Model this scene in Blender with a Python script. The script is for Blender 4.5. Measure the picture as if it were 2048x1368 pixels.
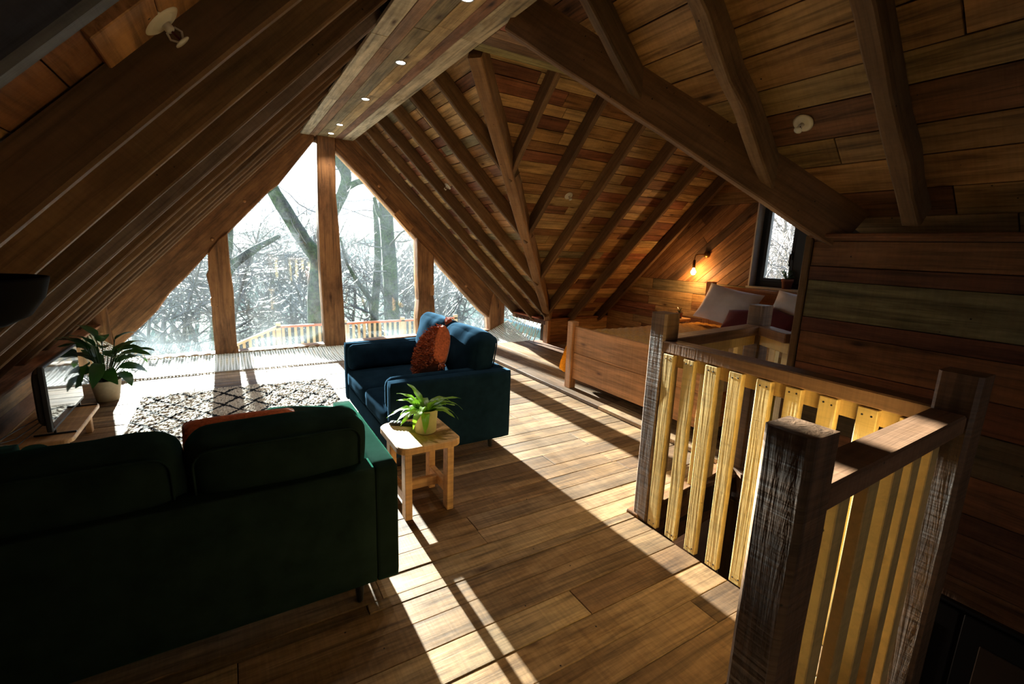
import bpy, math, random
from mathutils import Vector, Matrix, noise
V = Vector
random.seed(7)
for _o in list(bpy.data.objects):
    bpy.data.objects.remove(_o)
SC = bpy.context.scene
COL = SC.collection

# ---------------------------------------------------------------- camera, sky, sun, exposure
H = 1.65
cam_d = bpy.data.cameras.new('camera')
cam = bpy.data.objects.new('camera', cam_d)
COL.objects.link(cam)
R_ = ((0.857123, -0.513944, 0.034671), (-0.072831, -0.187543, -0.979553), (0.509938, 0.837072, -0.198178))   # rows: camera right, down, forward
right, down, fwd = V(R_[0]).normalized(), V(R_[1]), V(R_[2]).normalized()
down = fwd.cross(right).normalized()
right = down.cross(fwd).normalized()
m = Matrix((right, -down, -fwd)).transposed().to_4x4()
m.translation = (0, 0, H)
cam.matrix_world = m
cam_d.sensor_width = 36
cam_d.lens = 931 / 2048 * 36
cam_d.clip_start = 0.02
cam_d.clip_end = 600
SC.camera = cam

SUN_ELEV = math.radians(11.5)
SUN_STRENGTH = 30.0
SKY_STRENGTH = 1.3
SC.view_settings.view_transform = 'Standard'
SC.view_settings.look = 'None'
SC.view_settings.gamma = 1
SC.view_settings.use_curve_mapping = False
SC.view_settings.exposure = 1.36
SC.cycles.use_denoising = True
SC.cycles.max_bounces = 10
SC.cycles.diffuse_bounces = 5
SC.cycles.transparent_max_bounces = 24
SC.cycles.sample_clamp_indirect = 6

W = bpy.data.worlds.new('sky')
SC.world = W
W.use_nodes = True
nt = W.node_tree
nt.nodes.clear()
out = nt.nodes.new('ShaderNodeOutputWorld')
bg = nt.nodes.new('ShaderNodeBackground')
tc = nt.nodes.new('ShaderNodeTexCoord')
sep = nt.nodes.new('ShaderNodeSeparateXYZ')
rmp = nt.nodes.new('ShaderNodeValToRGB')
rmp.color_ramp.elements[0].position = 0.0
rmp.color_ramp.elements[0].color = (0.95, 0.97, 1.0, 1)
rmp.color_ramp.elements[1].position = 0.7
rmp.color_ramp.elements[1].color = (0.42, 0.62, 0.95, 1)
bg.inputs[1].default_value = SKY_STRENGTH
nt.links.new(tc.outputs['Generated'], sep.inputs[0])
nt.links.new(sep.outputs['Z'], rmp.inputs[0])
nt.links.new(rmp.outputs[0], bg.inputs[0])
nt.links.new(bg.outputs[0], out.inputs[0])

sd = bpy.data.lights.new('sun', 'SUN')
sd.energy = SUN_STRENGTH
sd.angle = math.radians(0.55)
sd.color = (1.0, 0.93, 0.82)
sun = bpy.data.objects.new('sun', sd)
COL.objects.link(sun)
_d = V((-0.005, math.cos(SUN_ELEV), math.sin(SUN_ELEV)))      # towards the sun, straight beyond the gable window
sun.rotation_euler = _d.to_track_quat('Z', 'Y').to_euler()

# ---------------------------------------------------------------- materials
class NB:
    def __init__(s, name):
        s.m = bpy.data.materials.new(name)
        s.m.use_nodes = True
        s.t = s.m.node_tree
        s.p = s.t.nodes['Principled BSDF']
        s.o = s.t.nodes['Material Output']
    def n(s, kind, **kw):
        nd = s.t.nodes.new(kind)
        for k, v in kw.items():
            if k.startswith('i_'):
                key = k[2:]
                key = int(key) if key.isdigit() else key
                nd.inputs[key].default_value = v
            else:
                setattr(nd, k, v)
        return nd
    def l(s, a, b):
        s.t.links.new(a, b)
    def mul(s, a, b, mode='MULTIPLY', f=1.0):
        nd = s.n('ShaderNodeMix', data_type='RGBA', blend_type=mode)
        nd.inputs[0].default_value = f
        for i, x in ((6, a), (7, b)):
            if hasattr(x, 'is_output'):
                s.l(x, nd.inputs[i])
            else:
                nd.inputs[i].default_value = x
        return nd
    def ramp(s, src, pts):
        r = s.n('ShaderNodeValToRGB')
        e = r.color_ramp.elements
        while len(e) < len(pts):
            e.new(0.5)
        for i, (p, c) in enumerate(pts):
            e[i].position = p
            e[i].color = (c, c, c, 1) if isinstance(c, (int, float)) else (*c, 1)
        s.l(src, r.inputs[0])
        return r.outputs[0]

def wood(name, color=None, grain=0.55, blotch=0.5, knots=0.8, rough=0.55, spec=0.3, saw=0.25, bump=0.35, stain=(0.20, 0.17, 0.13), scale=1.0, few=0.72):
    b = NB(name)
    tc = b.n('ShaderNodeTexCoord')
    oi = b.n('ShaderNodeObjectInfo')
    off = b.n('ShaderNodeVectorMath', operation='SCALE')
    off.inputs[0].default_value = (37.0, 61.0, 23.0)
    b.l(oi.outputs['Random'], off.inputs['Scale'])
    add = b.n('ShaderNodeVectorMath', operation='ADD')
    b.l(tc.outputs['Object'], add.inputs[0]); b.l(off.outputs[0], add.inputs[1])
    def mp(sx, sy, sz):
        q = b.n('ShaderNodeMapping')
        q.inputs['Scale'].default_value = (sx * scale, sy * scale, sz * scale)
        b.l(add.outputs[0], q.inputs[0])
        return q.outputs[0]
    g = b.n('ShaderNodeTexNoise', i_Scale=1.0, i_Detail=5.0, i_Roughness=0.65, i_Distortion=0.6)
    b.l(mp(1.6, 34, 34), g.inputs['Vector'])
    g2 = b.n('ShaderNodeTexNoise', i_Scale=1.0, i_Detail=3.0, i_Roughness=0.6, i_Distortion=1.2)
    b.l(mp(0.9, 9, 9), g2.inputs['Vector'])
    bl = b.n('ShaderNodeTexNoise', i_Scale=1.0, i_Detail=6.0, i_Roughness=0.7)
    b.l(mp(2.2, 5, 5), bl.inputs['Vector'])
    sw = b.n('ShaderNodeTexNoise', i_Scale=1.0, i_Detail=2.0)
    b.l(mp(70, 2.5, 2.5), sw.inputs['Vector'])
    kn = b.n('ShaderNodeTexVoronoi', feature='F1', i_Scale=1.0, i_Randomness=1.0)
    b.l(mp(2.6, 7.5, 7.5), kn.inputs['Vector'])
    base = oi.outputs['Color'] if color is None else None
    gr = b.ramp(g.outputs[0], [(0.3, 1 - grain), (0.52, 1.0), (0.75, 1 + grain * 0.35)])
    gr2 = b.ramp(g2.outputs[0], [(0.35, 1 - grain * 0.55), (0.6, 1.05)])
    x = b.mul(gr, gr2)
    if base is not None:
        y = b.mul(x.outputs[2], base)
    else:
        y = b.mul(x.outputs[2], (*color, 1))
    blm = b.ramp(bl.outputs[0], [(0.42, 0.0), (0.72, blotch)])
    mx = b.n('ShaderNodeMix', data_type='RGBA', blend_type='MULTIPLY')
    b.l(blm, mx.inputs[0]); b.l(y.outputs[2], mx.inputs[6])
    mx.inputs[7].default_value = (stain[0] * 2.2, stain[1] * 2.2, stain[2] * 2.2, 1)
    swr = b.ramp(sw.outputs[0], [(0.35, 1 - saw), (0.65, 1 + saw * 0.3)])
    y2 = b.mul(mx.outputs[2], swr)
    # knots: small dark eyes, only in some of the cells
    kd = b.ramp(kn.outputs['Distance'], [(0.05, 1.0), (0.11, 0.45), (0.2, 0.0)])
    hs = b.n('ShaderNodeSeparateColor')
    b.l(kn.outputs['Color'], hs.inputs[0])
    kp = b.n('ShaderNodeMath', operation='GREATER_THAN', i_1=few)
    b.l(hs.outputs[0], kp.inputs[0])
    km = b.n('ShaderNodeMath', operation='MULTIPLY'); b.l(kd, km.inputs[0]); b.l(kp.outputs[0], km.inputs[1])
    km2 = b.n('ShaderNodeMath', operation='MULTIPLY', i_1=knots); b.l(km.outputs[0], km2.inputs[0])
    fin = b.n('ShaderNodeMix', data_type='RGBA', blend_type='MULTIPLY')
    b.l(km2.outputs[0], fin.inputs[0]); b.l(y2.outputs[2], fin.inputs[6]); fin.inputs[7].default_value = (0.22, 0.15, 0.11, 1)
    # nail holes and worm holes
    sk = b.n('ShaderNodeTexVoronoi', feature='F1', i_Scale=1.0)
    b.l(mp(24, 24, 24), sk.inputs['Vector'])
    sd_ = b.ramp(sk.outputs['Distance'], [(0.08, 1.0), (0.13, 0.0)])
    ss = b.n('ShaderNodeSeparateColor'); b.l(sk.outputs['Color'], ss.inputs[0])
    sg = b.n('ShaderNodeMath', operation='GREATER_THAN', i_1=0.95); b.l(ss.outputs[1], sg.inputs[0])
    sm = b.n('ShaderNodeMath', operation='MULTIPLY'); b.l(sd_, sm.inputs[0]); b.l(sg.outputs[0], sm.inputs[1])
    fin2 = b.n('ShaderNodeMix', data_type='RGBA'); b.l(sm.outputs[0], fin2.inputs[0]); b.l(fin.outputs[2], fin2.inputs[6]); fin2.inputs[7].default_value = (0.015, 0.011, 0.008, 1)
    b.l(fin2.outputs[2], b.p.inputs['Base Color'])
    rr = b.ramp(bl.outputs[0], [(0.3, max(0.05, rough - 0.12)), (0.7, min(1, rough + 0.15))])
    b.l(rr, b.p.inputs['Roughness'])
    b.p.inputs['Specular IOR Level'].default_value = spec
    bp = b.n('ShaderNodeBump', i_Strength=bump, i_Distance=0.004)
    ad = b.n('ShaderNodeMath', operation='ADD'); b.l(g.outputs[0], ad.inputs[0]); b.l(sw.outputs[0], ad.inputs[1])
    b.l(ad.outputs[0], bp.inputs['Height'])
    b.l(bp.outputs[0], b.p.inputs['Normal'])
    return b.m

def plain(name, color, rough=0.5, metal=0.0, spec=0.5, sheen=0.0, noise_amt=0.0, noise_scale=30.0, bump=0.0, trans=0.0, sheen_tint=None, emit=None):
    b = NB(name)
    p = b.p.inputs
    p['Base Color'].default_value = (*color, 1)
    p['Roughness'].default_value = rough
    p['Metallic'].default_value = metal
    p['Specular IOR Level'].default_value = spec
    if sheen:
        p['Sheen Weight'].default_value = sheen
        p['Sheen Roughness'].default_value = 0.35
        if sheen_tint: p['Sheen Tint'].default_value = (*sheen_tint, 1)
    if trans:
        p['Transmission Weight'].default_value = trans
    if emit:
        p['Emission Color'].default_value = (*emit[0], 1)
        p['Emission Strength'].default_value = emit[1]
    if noise_amt or bump:
        tc = b.n('ShaderNodeTexCoord')
        nz = b.n('ShaderNodeTexNoise', i_Scale=noise_scale, i_Detail=4.0, i_Roughness=0.6)
        b.l(tc.outputs['Object'], nz.inputs['Vector'])
        if noise_amt:
            r = b.ramp(nz.outputs[0], [(0.3, 1 - noise_amt), (0.7, 1 + noise_amt * 0.5)])
            y = b.mul(r, (*color, 1))
            b.l(y.outputs[2], p['Base Color'])
        if bump:
            bp = b.n('ShaderNodeBump', i_Strength=bump, i_Distance=0.004)
            b.l(nz.outputs[0], bp.inputs['Height']); b.l(bp.outputs[0], p['Normal'])
    return b.m

def S(r, g, b):      # 8-bit sRGB to linear
    f = lambda c: (c / 255 / 12.92) if c / 255 <= 0.04045 else ((c / 255 + 0.055) / 1.055) ** 2.4
    return (f(r), f(g), f(b))

M = {}
M['board'] = wood('reclaimed_board', None, grain=0.62, blotch=0.75, knots=1.0, few=0.6, rough=0.6, spec=0.25, saw=0.08)
M['floor'] = wood('floor_board', None, grain=0.6, blotch=0.9, rough=0.62, spec=0.22, saw=0.14, bump=0.3)
M['beam'] = wood('rafter_timber', None, grain=0.4, blotch=0.65, knots=0.7, rough=0.65, spec=0.2, saw=0.07)
M['oak'] = wood('old_oak', S(156, 108, 66), grain=0.55, blotch=0.85, knots=0.9, rough=0.6, spec=0.3, saw=0.0, stain=(0.10, 0.07, 0.05), scale=0.8)
M['pine'] = wood('yellow_pine', S(226, 192, 124), grain=0.14, blotch=0.22, knots=0.8, rough=0.5, spec=0.35, saw=0.12)
M['newel'] = wood('newel_timber', S(128, 96, 70), grain=0.45, blotch=0.5, rough=0.5, spec=0.5, saw=0.3, bump=0.9)
M['rail'] = wood('handrail_timber', S(150, 112, 84), grain=0.4, blotch=0.4, rough=0.55, spec=0.35, saw=0.12)
M['furn'] = wood('larch_furniture', S(196, 138, 86), grain=0.5, blotch=0.35, knots=1.0, few=0.5, rough=0.55, spec=0.3, saw=0.1)
M['stool'] = wood('stool_timber', S(214, 168, 118), grain=0.3, blotch=0.3, knots=0.7, rough=0.5, spec=0.3, saw=0.15)
M['shell'] = plain('dark_shell_timber', S(60, 44, 30), 0.9, noise_amt=0.3, noise_scale=6)
M['nail'] = plain('nail_head', (0.03, 0.03, 0.035), 0.5, metal=0.6)
M['blue'] = plain('navy_velvet', S(22, 40, 55), 0.95, spec=0.0, sheen=0.12, noise_amt=0.35, noise_scale=9, bump=0.12, sheen_tint=S(120, 168, 205))
M['green'] = plain('green_velvet', S(34, 47, 43), 0.95, spec=0.0, sheen=0.13, noise_amt=0.35, noise_scale=9, bump=0.12, sheen_tint=S(75, 180, 148))
M['rust'] = plain('rust_fabric', S(178, 88, 48), 0.9, spec=0.1, sheen=0.4, noise_amt=0.45, noise_scale=60, bump=0.6)
M['black'] = plain('black_paint', (0.012, 0.012, 0.013), 0.38)
M['blackmat'] = plain('black_plastic', (0.02, 0.02, 0.022), 0.5)
M['blackshade'] = plain('matt_black_enamel', (0.006, 0.006, 0.007), 0.85, spec=0.15)
M['screen'] = plain('tv_screen', (0.006, 0.006, 0.007), 0.04, spec=0.9)
M['white'] = plain('white_enamel', S(225, 218, 200), 0.35)
M['rope'] = plain('white_rope', S(225, 214, 196), 0.85, noise_amt=0.2, noise_scale=120)
M['net'] = plain('white_net_cord', S(238, 238, 240), 0.7)
M['cotton'] = plain('white_cotton', S(232, 224, 222), 0.9, spec=0.1, sheen=0.2, noise_amt=0.06, noise_scale=14, bump=0.15)
M['mustard'] = plain('mustard_quilt', S(206, 150, 44), 0.9, spec=0.1, sheen=0.3, noise_amt=0.35, noise_scale=45, bump=0.7)
M['plum'] = plain('plum_velvet', S(112, 38, 44), 0.85, sheen=0.4, noise_amt=0.2, noise_scale=12)
M['potgrey'] = plain('stoneware_pot', S(176, 168, 146), 0.55, noise_amt=0.12, noise_scale=40)
M['potgreen'] = plain('celadon_pot', S(184, 180, 128), 0.45, noise_amt=0.08, noise_scale=40)
M['terra'] = plain('terracotta', S(120, 70, 54), 0.8, noise_amt=0.15, noise_scale=30)
M['soil'] = plain('potting_soil', S(44, 32, 24), 0.95, noise_amt=0.4, noise_scale=60)
M['brass'] = plain('aged_brass', S(150, 118, 66), 0.35, metal=1.0)
M['chrome'] = plain('chrome', S(200, 204, 210), 0.2, metal=1.0)
M['anth'] = plain('anthracite_frame', S(38, 44, 52), 0.4)
M['reveal'] = plain('pale_reveal', S(205, 200, 196), 0.6, noise_amt=0.1, noise_scale=12)
M['bulb'] = plain('glowing_bulb', (1, 0.7, 0.35), 0.3, emit=((1.0, 0.55, 0.2), 40.0))
M['led'] = plain('led_diffuser', (1, 1, 1), 0.3, emit=((1.0, 0.97, 0.92), 9.0))
M['salmon'] = plain('painted_pink_board', S(214, 170, 140), 0.7, noise_amt=0.08, noise_scale=6)
M['redcloth'] = plain('dark_red_cloth', S(96, 30, 26), 0.9, sheen=0.2, noise_amt=0.3, noise_scale=20)
M['grass'] = plain('frosty_grass', S(150, 178, 128), 0.9, spec=0.2, sheen=0.4, noise_amt=0.4, noise_scale=0.35)
M['grassfar'] = plain('hill_pasture', S(98, 140, 112), 0.9, spec=0.2, sheen=0.4, noise_amt=0.35, noise_scale=0.06)
M['bark'] = plain('twig_bark', S(112, 102, 92), 0.38, spec=0.9, noise_amt=0.35, noise_scale=3)
M['gutter'] = plain('gutter_paint', S(96, 128, 122), 0.6)
M['deckwood'] = plain('deck_timber', S(214, 178, 128), 0.6, noise_amt=0.15, noise_scale=8)
M['deckrail'] = plain('orange_handrail', S(206, 112, 66), 0.6, noise_amt=0.15, noise_scale=8)

def _mossy():
    b = NB('mossy_bark')
    tc = b.n('ShaderNodeTexCoord')
    n1 = b.n('ShaderNodeTexNoise', i_Scale=2.2, i_Detail=6.0, i_Roughness=0.7)
    b.l(tc.outputs['Object'], n1.inputs['Vector'])
    n2 = b.n('ShaderNodeTexNoise', i_Scale=14.0, i_Detail=5.0, i_Roughness=0.7)
    b.l(tc.outputs['Object'], n2.inputs['Vector'])
    f = b.ramp(n1.outputs[0], [(0.42, 0.0), (0.58, 1.0)])
    mx = b.n('ShaderNodeMix', data_type='RGBA')
    b.l(f, mx.inputs[0]); mx.inputs[6].default_value = (*S(78, 74, 66), 1); mx.inputs[7].default_value = (*S(66, 80, 34), 1)
    r = b.ramp(n2.outputs[0], [(0.35, 0.35), (0.65, 1.2)])
    y = b.mul(mx.outputs[2], r)
    b.l(y.outputs[2], b.p.inputs['Base Color'])
    b.p.inputs['Roughness'].default_value = 0.8
    bp = b.n('ShaderNodeBump', i_Strength=0.8, i_Distance=0.03)
    b.l(n2.outputs[0], bp.inputs['Height']); b.l(bp.outputs[0], b.p.inputs['Normal'])
    return b.m
M['moss'] = _mossy()

def _glass(name, dust=0.05, tint=(0.97, 0.99, 0.99)):
    b = NB(name)
    b.t.nodes.remove(b.p)
    tr = b.n('ShaderNodeBsdfTransparent'); tr.inputs[0].default_value = (*tint, 1)
    gl = b.n('ShaderNodeBsdfGlossy'); gl.inputs['Roughness'].default_value = 0.02
    tl = b.n('ShaderNodeBsdfTranslucent'); tl.inputs[0].default_value = (0.72, 0.92, 1.0, 1)
    fr = b.n('ShaderNodeFresnel', i_IOR=1.4)
    nz = b.n('ShaderNodeTexNoise', i_Scale=2.4, i_Detail=6.0, i_Roughness=0.65)
    tc = b.n('ShaderNodeTexCoord'); b.l(tc.outputs['Object'], nz.inputs['Vector'])
    d = b.ramp(nz.outputs[0], [(0.3, dust * 0.35), (0.75, dust * 1.8)])
    # grime gathers along the bottom of the panes
    sp = b.n('ShaderNodeSeparateXYZ'); b.l(tc.outputs['Object'], sp.inputs[0])
    lowz = b.n('ShaderNodeMapRange', interpolation_type='SMOOTHSTEP'); b.l(sp.outputs[2], lowz.inputs[0])
    for k_, v_ in ((1, 0.05), (2, 0.55), (3, 3.2), (4, 1.0)): lowz.inputs[k_].default_value = v_
    dm = b.n('ShaderNodeMath', operation='MULTIPLY'); b.l(d, dm.inputs[0]); b.l(lowz.outputs[0], dm.inputs[1])
    d = dm.outputs[0]
    m1 = b.n('ShaderNodeMixShader'); b.l(d, m1.inputs[0]); b.l(tr.outputs[0], m1.inputs[1]); b.l(tl.outputs[0], m1.inputs[2])
    m2 = b.n('ShaderNodeMixShader'); b.l(fr.outputs[0], m2.inputs[0]); b.l(m1.outputs[0], m2.inputs[1]); b.l(gl.outputs[0], m2.inputs[2])
    b.l(m2.outputs[0], b.o.inputs[0])
    return b.m
M['glass'] = _glass('dusty_glass', 0.0045, (0.90, 0.965, 0.985))
M['glass2'] = _glass('clear_glass', 0.012)

def _leafmat(name, c1, c2, trans=0.35, rough=0.35):
    b = NB(name)
    b.t.nodes.remove(b.p)
    tc = b.n('ShaderNodeTexCoord')
    nz = b.n('ShaderNodeTexNoise', i_Scale=14.0, i_Detail=3.0)
    b.l(tc.outputs['Object'], nz.inputs['Vector'])
    mx = b.n('ShaderNodeMix', data_type='RGBA')
    b.l(nz.outputs[0], mx.inputs[0]); mx.inputs[6].default_value = (*c1, 1); mx.inputs[7].default_value = (*c2, 1)
    pr = b.n('ShaderNodeBsdfPrincipled', i_Roughness=rough)
    b.l(mx.outputs[2], pr.inputs['Base Color'])
    tl = b.n('ShaderNodeBsdfTranslucent')
    t2 = b.mul(mx.outputs[2], (1.2, 1.6, 0.5, 1))
    b.l(t2.outputs[2], tl.inputs[0])
    ms = b.n('ShaderNodeMixShader'); ms.inputs[0].default_value = trans
    b.l(pr.outputs[0], ms.inputs[1]); b.l(tl.outputs[0], ms.inputs[2]); b.l(ms.outputs[0], b.o.inputs[0])
    return b.m
M['lily'] = _leafmat('lily_leaf', S(22, 52, 26), S(40, 80, 40), 0.25)
M['fern'] = _leafmat('fern_leaf', S(90, 132, 44), S(140, 170, 70), 0.4)
M['jade'] = _leafmat('jade_leaf', S(70, 110, 70), S(110, 150, 100), 0.2)
M['darkleaf'] = _leafmat('dark_leaf', S(24, 36, 22), S(36, 50, 28), 0.1)

def _rugmat():
    b = NB('berber_rug')
    tc = b.n('ShaderNodeTexCoord')
    nz = b.n('ShaderNodeTexNoise', i_Scale=9.0, i_Detail=4.0)
    b.l(tc.outputs['Object'], nz.inputs['Vector'])
    dm = b.n('ShaderNodeVectorMath', operation='SCALE'); dm.inputs['Scale'].default_value = 0.075
    b.l(nz.outputs['Color'], dm.inputs[0])
    ad = b.n('ShaderNodeVectorMath', operation='ADD'); b.l(tc.outputs['Object'], ad.inputs[0]); b.l(dm.outputs[0], ad.inputs[1])
    sp = b.n('ShaderNodeSeparateXYZ'); b.l(ad.outputs[0], sp.inputs[0])
    def line(sgn):
        a = b.n('ShaderNodeMath', operation='MULTIPLY', i_1=sgn * 2.5); b.l(sp.outputs[1], a.inputs[0])
        a2 = b.n('ShaderNodeMath', operation='MULTIPLY_ADD', i_1=3.6); b.l(sp.outputs[0], a2.inputs[0]); b.l(a.outputs[0], a2.inputs[2])
        f = b.n('ShaderNodeMath', operation='PINGPONG', i_1=0.5); b.l(a2.outputs[0], f.inputs[0])
        return b.ramp(f.outputs[0], [(0.05, 0.0), (0.09, 1.0)])
    q = b.mul(line(1), line(-1), 'MULTIPLY')
    n2 = b.n('ShaderNodeTexNoise', i_Scale=70.0, i_Detail=4.0); b.l(tc.outputs['Object'], n2.inputs['Vector'])
    sc = b.ramp(n2.outputs[0], [(0.36, 0.35), (0.56, 1.0)])
    mx = b.n('ShaderNodeMix', data_type='RGBA'); b.l(q.outputs[2], mx.inputs[0])
    mx.inputs[6].default_value = (*S(30, 30, 34), 1); mx.inputs[7].default_value = (*S(214, 204, 190), 1)
    y = b.mul(mx.outputs[2], sc)
    b.l(y.outputs[2], b.p.inputs['Base Color'])
    b.p.inputs['Roughness'].default_value = 0.95
    b.p.inputs['Specular IOR Level'].default_value = 0.1
    return b.m
M['rug'] = _rugmat()

# ---------------------------------------------------------------- mesh helpers
def link(name, me, mat=None, parent=None, mw=None, smooth=False, color=None):
    o = bpy.data.objects.new(name, me)
    COL.objects.link(o)
    if mat is not None and not me.materials:
        me.materials.append(M[mat] if isinstance(mat, str) else mat)
    if smooth:
        me.polygons.foreach_set('use_smooth', [True] * len(me.polygons))
    if color is not None:
        o.color = (*color, 1)
    if mw is not None:
        o.matrix_world = mw
    if parent is not None:
        o.parent = parent
        o.matrix_parent_inverse = parent.matrix_world.inverted() if parent.name in _PINV else Matrix()
    return o
_PINV = set()

def tag(o, label=None, cat=None, group=None, kind=None):
    if label: o['label'] = label
    if cat: o['category'] = cat
    if group: o['group'] = group
    if kind: o['kind'] = kind
    return o

def empty(name, loc=(0, 0, 0), rz=0.0, label=None, cat=None, group=None, kind=None, rot=None):
    o = bpy.data.objects.new(name, None)
    COL.objects.link(o)
    o.empty_display_size = 0.1
    o.location = loc
    o.rotation_euler = rot if rot else (0, 0, rz)
    return tag(o, label, cat, group, kind)

class MB:
    def __init__(s):
        s.v = []; s.f = []
    def add(s, vs, fs):
        k = len(s.v)
        s.v += [tuple(v) for v in vs]
        s.f += [tuple(i + k for i in f) for f in fs]
        return s
    def box(s, x0, x1, y0, y1, z0, z1, mw=None, c=0.0):
        """box; c > 0 chamfers every edge"""
        if c <= 0:
            vs = [V((x, y, z)) for x in (x0, x1) for y in (y0, y1) for z in (z0, z1)]
            fs = [(0, 1, 3, 2), (4, 6, 7, 5), (0, 4, 5, 1), (2, 3, 7, 6), (0, 2, 6, 4), (1, 5, 7, 3)]
        else:
            c = min(c, (x1 - x0) * .45, (y1 - y0) * .45, (z1 - z0) * .45)
            vs = []; idx = {}
            for i, X in ((0, x0), (1, x1)):
                for j, Y in ((0, y0), (1, y1)):
                    for k, Z in ((0, z0), (1, z1)):
                        si, sj, sk = (1 if i == 0 else -1), (1 if j == 0 else -1), (1 if k == 0 else -1)
                        for ax in range(3):
                            p = [X + si * c, Y + sj * c, Z + sk * c]
                            p[ax] = (X, Y, Z)[ax]
                            idx[(i, j, k, ax)] = len(vs); vs.append(V(p))
            g = lambda i, j, k, a: idx[(i, j, k, a)]
            fs = []
            for i in (0, 1):
                fs.append([g(i, 0, 0, 0), g(i, 1, 0, 0), g(i, 1, 1, 0), g(i, 0, 1, 0)][::(-1 if i == 0 else 1)])
                fs.append([g(0, i, 0, 1), g(1, i, 0, 1), g(1, i, 1, 1), g(0, i, 1, 1)][::(1 if i == 0 else -1)])
                fs.append([g(0, 0, i, 2), g(1, 0, i, 2), g(1, 1, i, 2), g(0, 1, i, 2)][::(-1 if i == 0 else 1)])
            for i in (0, 1):
                for j in (0, 1):
                    fs.append([g(i, j, 0, 0), g(i, j, 1, 0), g(i, j, 1, 1), g(i, j, 0, 1)][::(1 if i != j else -1)])
                    fs.append([g(i, 0, j, 0), g(i, 1, j, 0), g(i, 1, j, 2), g(i, 0, j, 2)][::(-1 if i != j else 1)])
                    fs.append([g(0, i, j, 1), g(1, i, j, 1), g(1, i, j, 2), g(0, i, j, 2)][::(1 if i != j else -1)])
            for i in (0, 1):
                for j in (0, 1):
                    for k in (0, 1):
                        t = [g(i, j, k, 0), g(i, j, k, 1), g(i, j, k, 2)]
                        fs.append(t[::(1 if (i + j + k) % 2 == 1 else -1)])
        if mw is not None:
            vs = [mw @ v for v in vs]
        return s.add(vs, fs)
    def prism(s, poly, z0, z1, c=0.0, mw=None):
        n = len(poly)
        if c > 0:
            ins = inset(poly, c)
            vs = [V((x, y, z0)) for x, y in poly] + [V((x, y, z1 - c)) for x, y in poly] + [V((x, y, z1)) for x, y in ins]
            fs = [tuple(range(n))[::-1]]
            for i in range(n):
                j = (i + 1) % n
                fs += [(i, j, n + j, n + i), (n + i, n + j, 2 * n + j, 2 * n + i)]
            fs.append(tuple(range(2 * n, 3 * n)))
        else:
            vs = [V((x, y, z0)) for x, y in poly] + [V((x, y, z1)) for x, y in poly]
            fs = [tuple(range(n))[::-1], tuple(range(n, 2 * n))] + [(i, (i + 1) % n, n + (i + 1) % n, n + i) for i in range(n)]
        if mw is not None:
            vs = [mw @ v for v in vs]
        return s.add(vs, fs)
    def tube(s, pts, rad, n=8, cap=True):
        pts = [V(p) for p in pts]
        if not isinstance(rad, (list, tuple)):
            rad = [rad] * len(pts)
        k0 = len(s.v)
        a = None
        for i, p in enumerate(pts):
            t = (pts[min(i + 1, len(pts) - 1)] - pts[max(i - 1, 0)])
            if t.length < 1e-9: t = V((0, 0, 1))
            t.normalize()
            if a is None:
                a = t.orthogonal().normalized()
            else:
                a = a - t * a.dot(t)
                a = a.normalized() if a.length > 1e-6 else t.orthogonal().normalized()
            b = t.cross(a)
            for q in range(n):
                w = 2 * math.pi * q / n
                s.v.append(tuple(p + (a * math.cos(w) + b * math.sin(w)) * rad[i]))
        for i in range(len(pts) - 1):
            for q in range(n):
                r = (q + 1) % n
                s.f.append((k0 + i * n + q, k0 + i * n + r, k0 + (i + 1) * n + r, k0 + (i + 1) * n + q))
        if cap:
            s.f.append(tuple(k0 + q for q in range(n))[::-1])
            s.f.append(tuple(k0 + (len(pts) - 1) * n + q for q in range(n)))
        return s
    def lathe(s, prof, n=28, mw=None, close=False):
        k0 = len(s.v)
        for r, z in prof:
            for q in range(n):
                w = 2 * math.pi * q / n
                p = V((r * math.cos(w), r * math.sin(w), z))
                s.v.append(tuple(mw @ p if mw is not None else p))
        for i in range(len(prof) - 1):
            for q in range(n):
                t = (q + 1) % n
                s.f.append((k0 + i * n + q, k0 + i * n + t, k0 + (i + 1) * n + t, k0 + (i + 1) * n + q))
        if prof[0][0] > 1e-6 and not close:
            s.f.append(tuple(k0 + q for q in range(n))[::-1])
        if prof[-1][0] > 1e-6 and not close:
            s.f.append(tuple(k0 + (len(prof) - 1) * n + q for q in range(n)))
        return s
    def mesh(s, name='mesh'):
        me = bpy.data.meshes.new(name)
        me.from_pydata(s.v, [], s.f)
        me.validate()
        me.update()
        return me
    def obj(s, name, mat, parent=None, mw=None, smooth=False, color=None, label=None, kind=None):
        o = link(name, s.mesh(name), mat, parent, mw, smooth, color)
        tag(o, label, None, None, kind)
        return o

def inset(poly, d):
    n = len(poly)
    out = []
    area = sum(poly[i][0] * poly[(i + 1) % n][1] - poly[(i + 1) % n][0] * poly[i][1] for i in range(n))
    sg = 1 if area > 0 else -1
    for i in range(n):
        p0, p1, p2 = poly[i - 1], poly[i], poly[(i + 1) % n]
        def nrm(a, b):
            dx, dy = b[0] - a[0], b[1] - a[1]
            L = math.hypot(dx, dy) or 1e-9
            return (-dy / L * sg, dx / L * sg)
        n1, n2 = nrm(p0, p1), nrm(p1, p2)
        bx, by = n1[0] + n2[0], n1[1] + n2[1]
        k = max(0.25, (bx * bx + by * by) / 2)
        out.append((p1[0] + bx * d / k, p1[1] + by * d / k))
    return out

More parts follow.
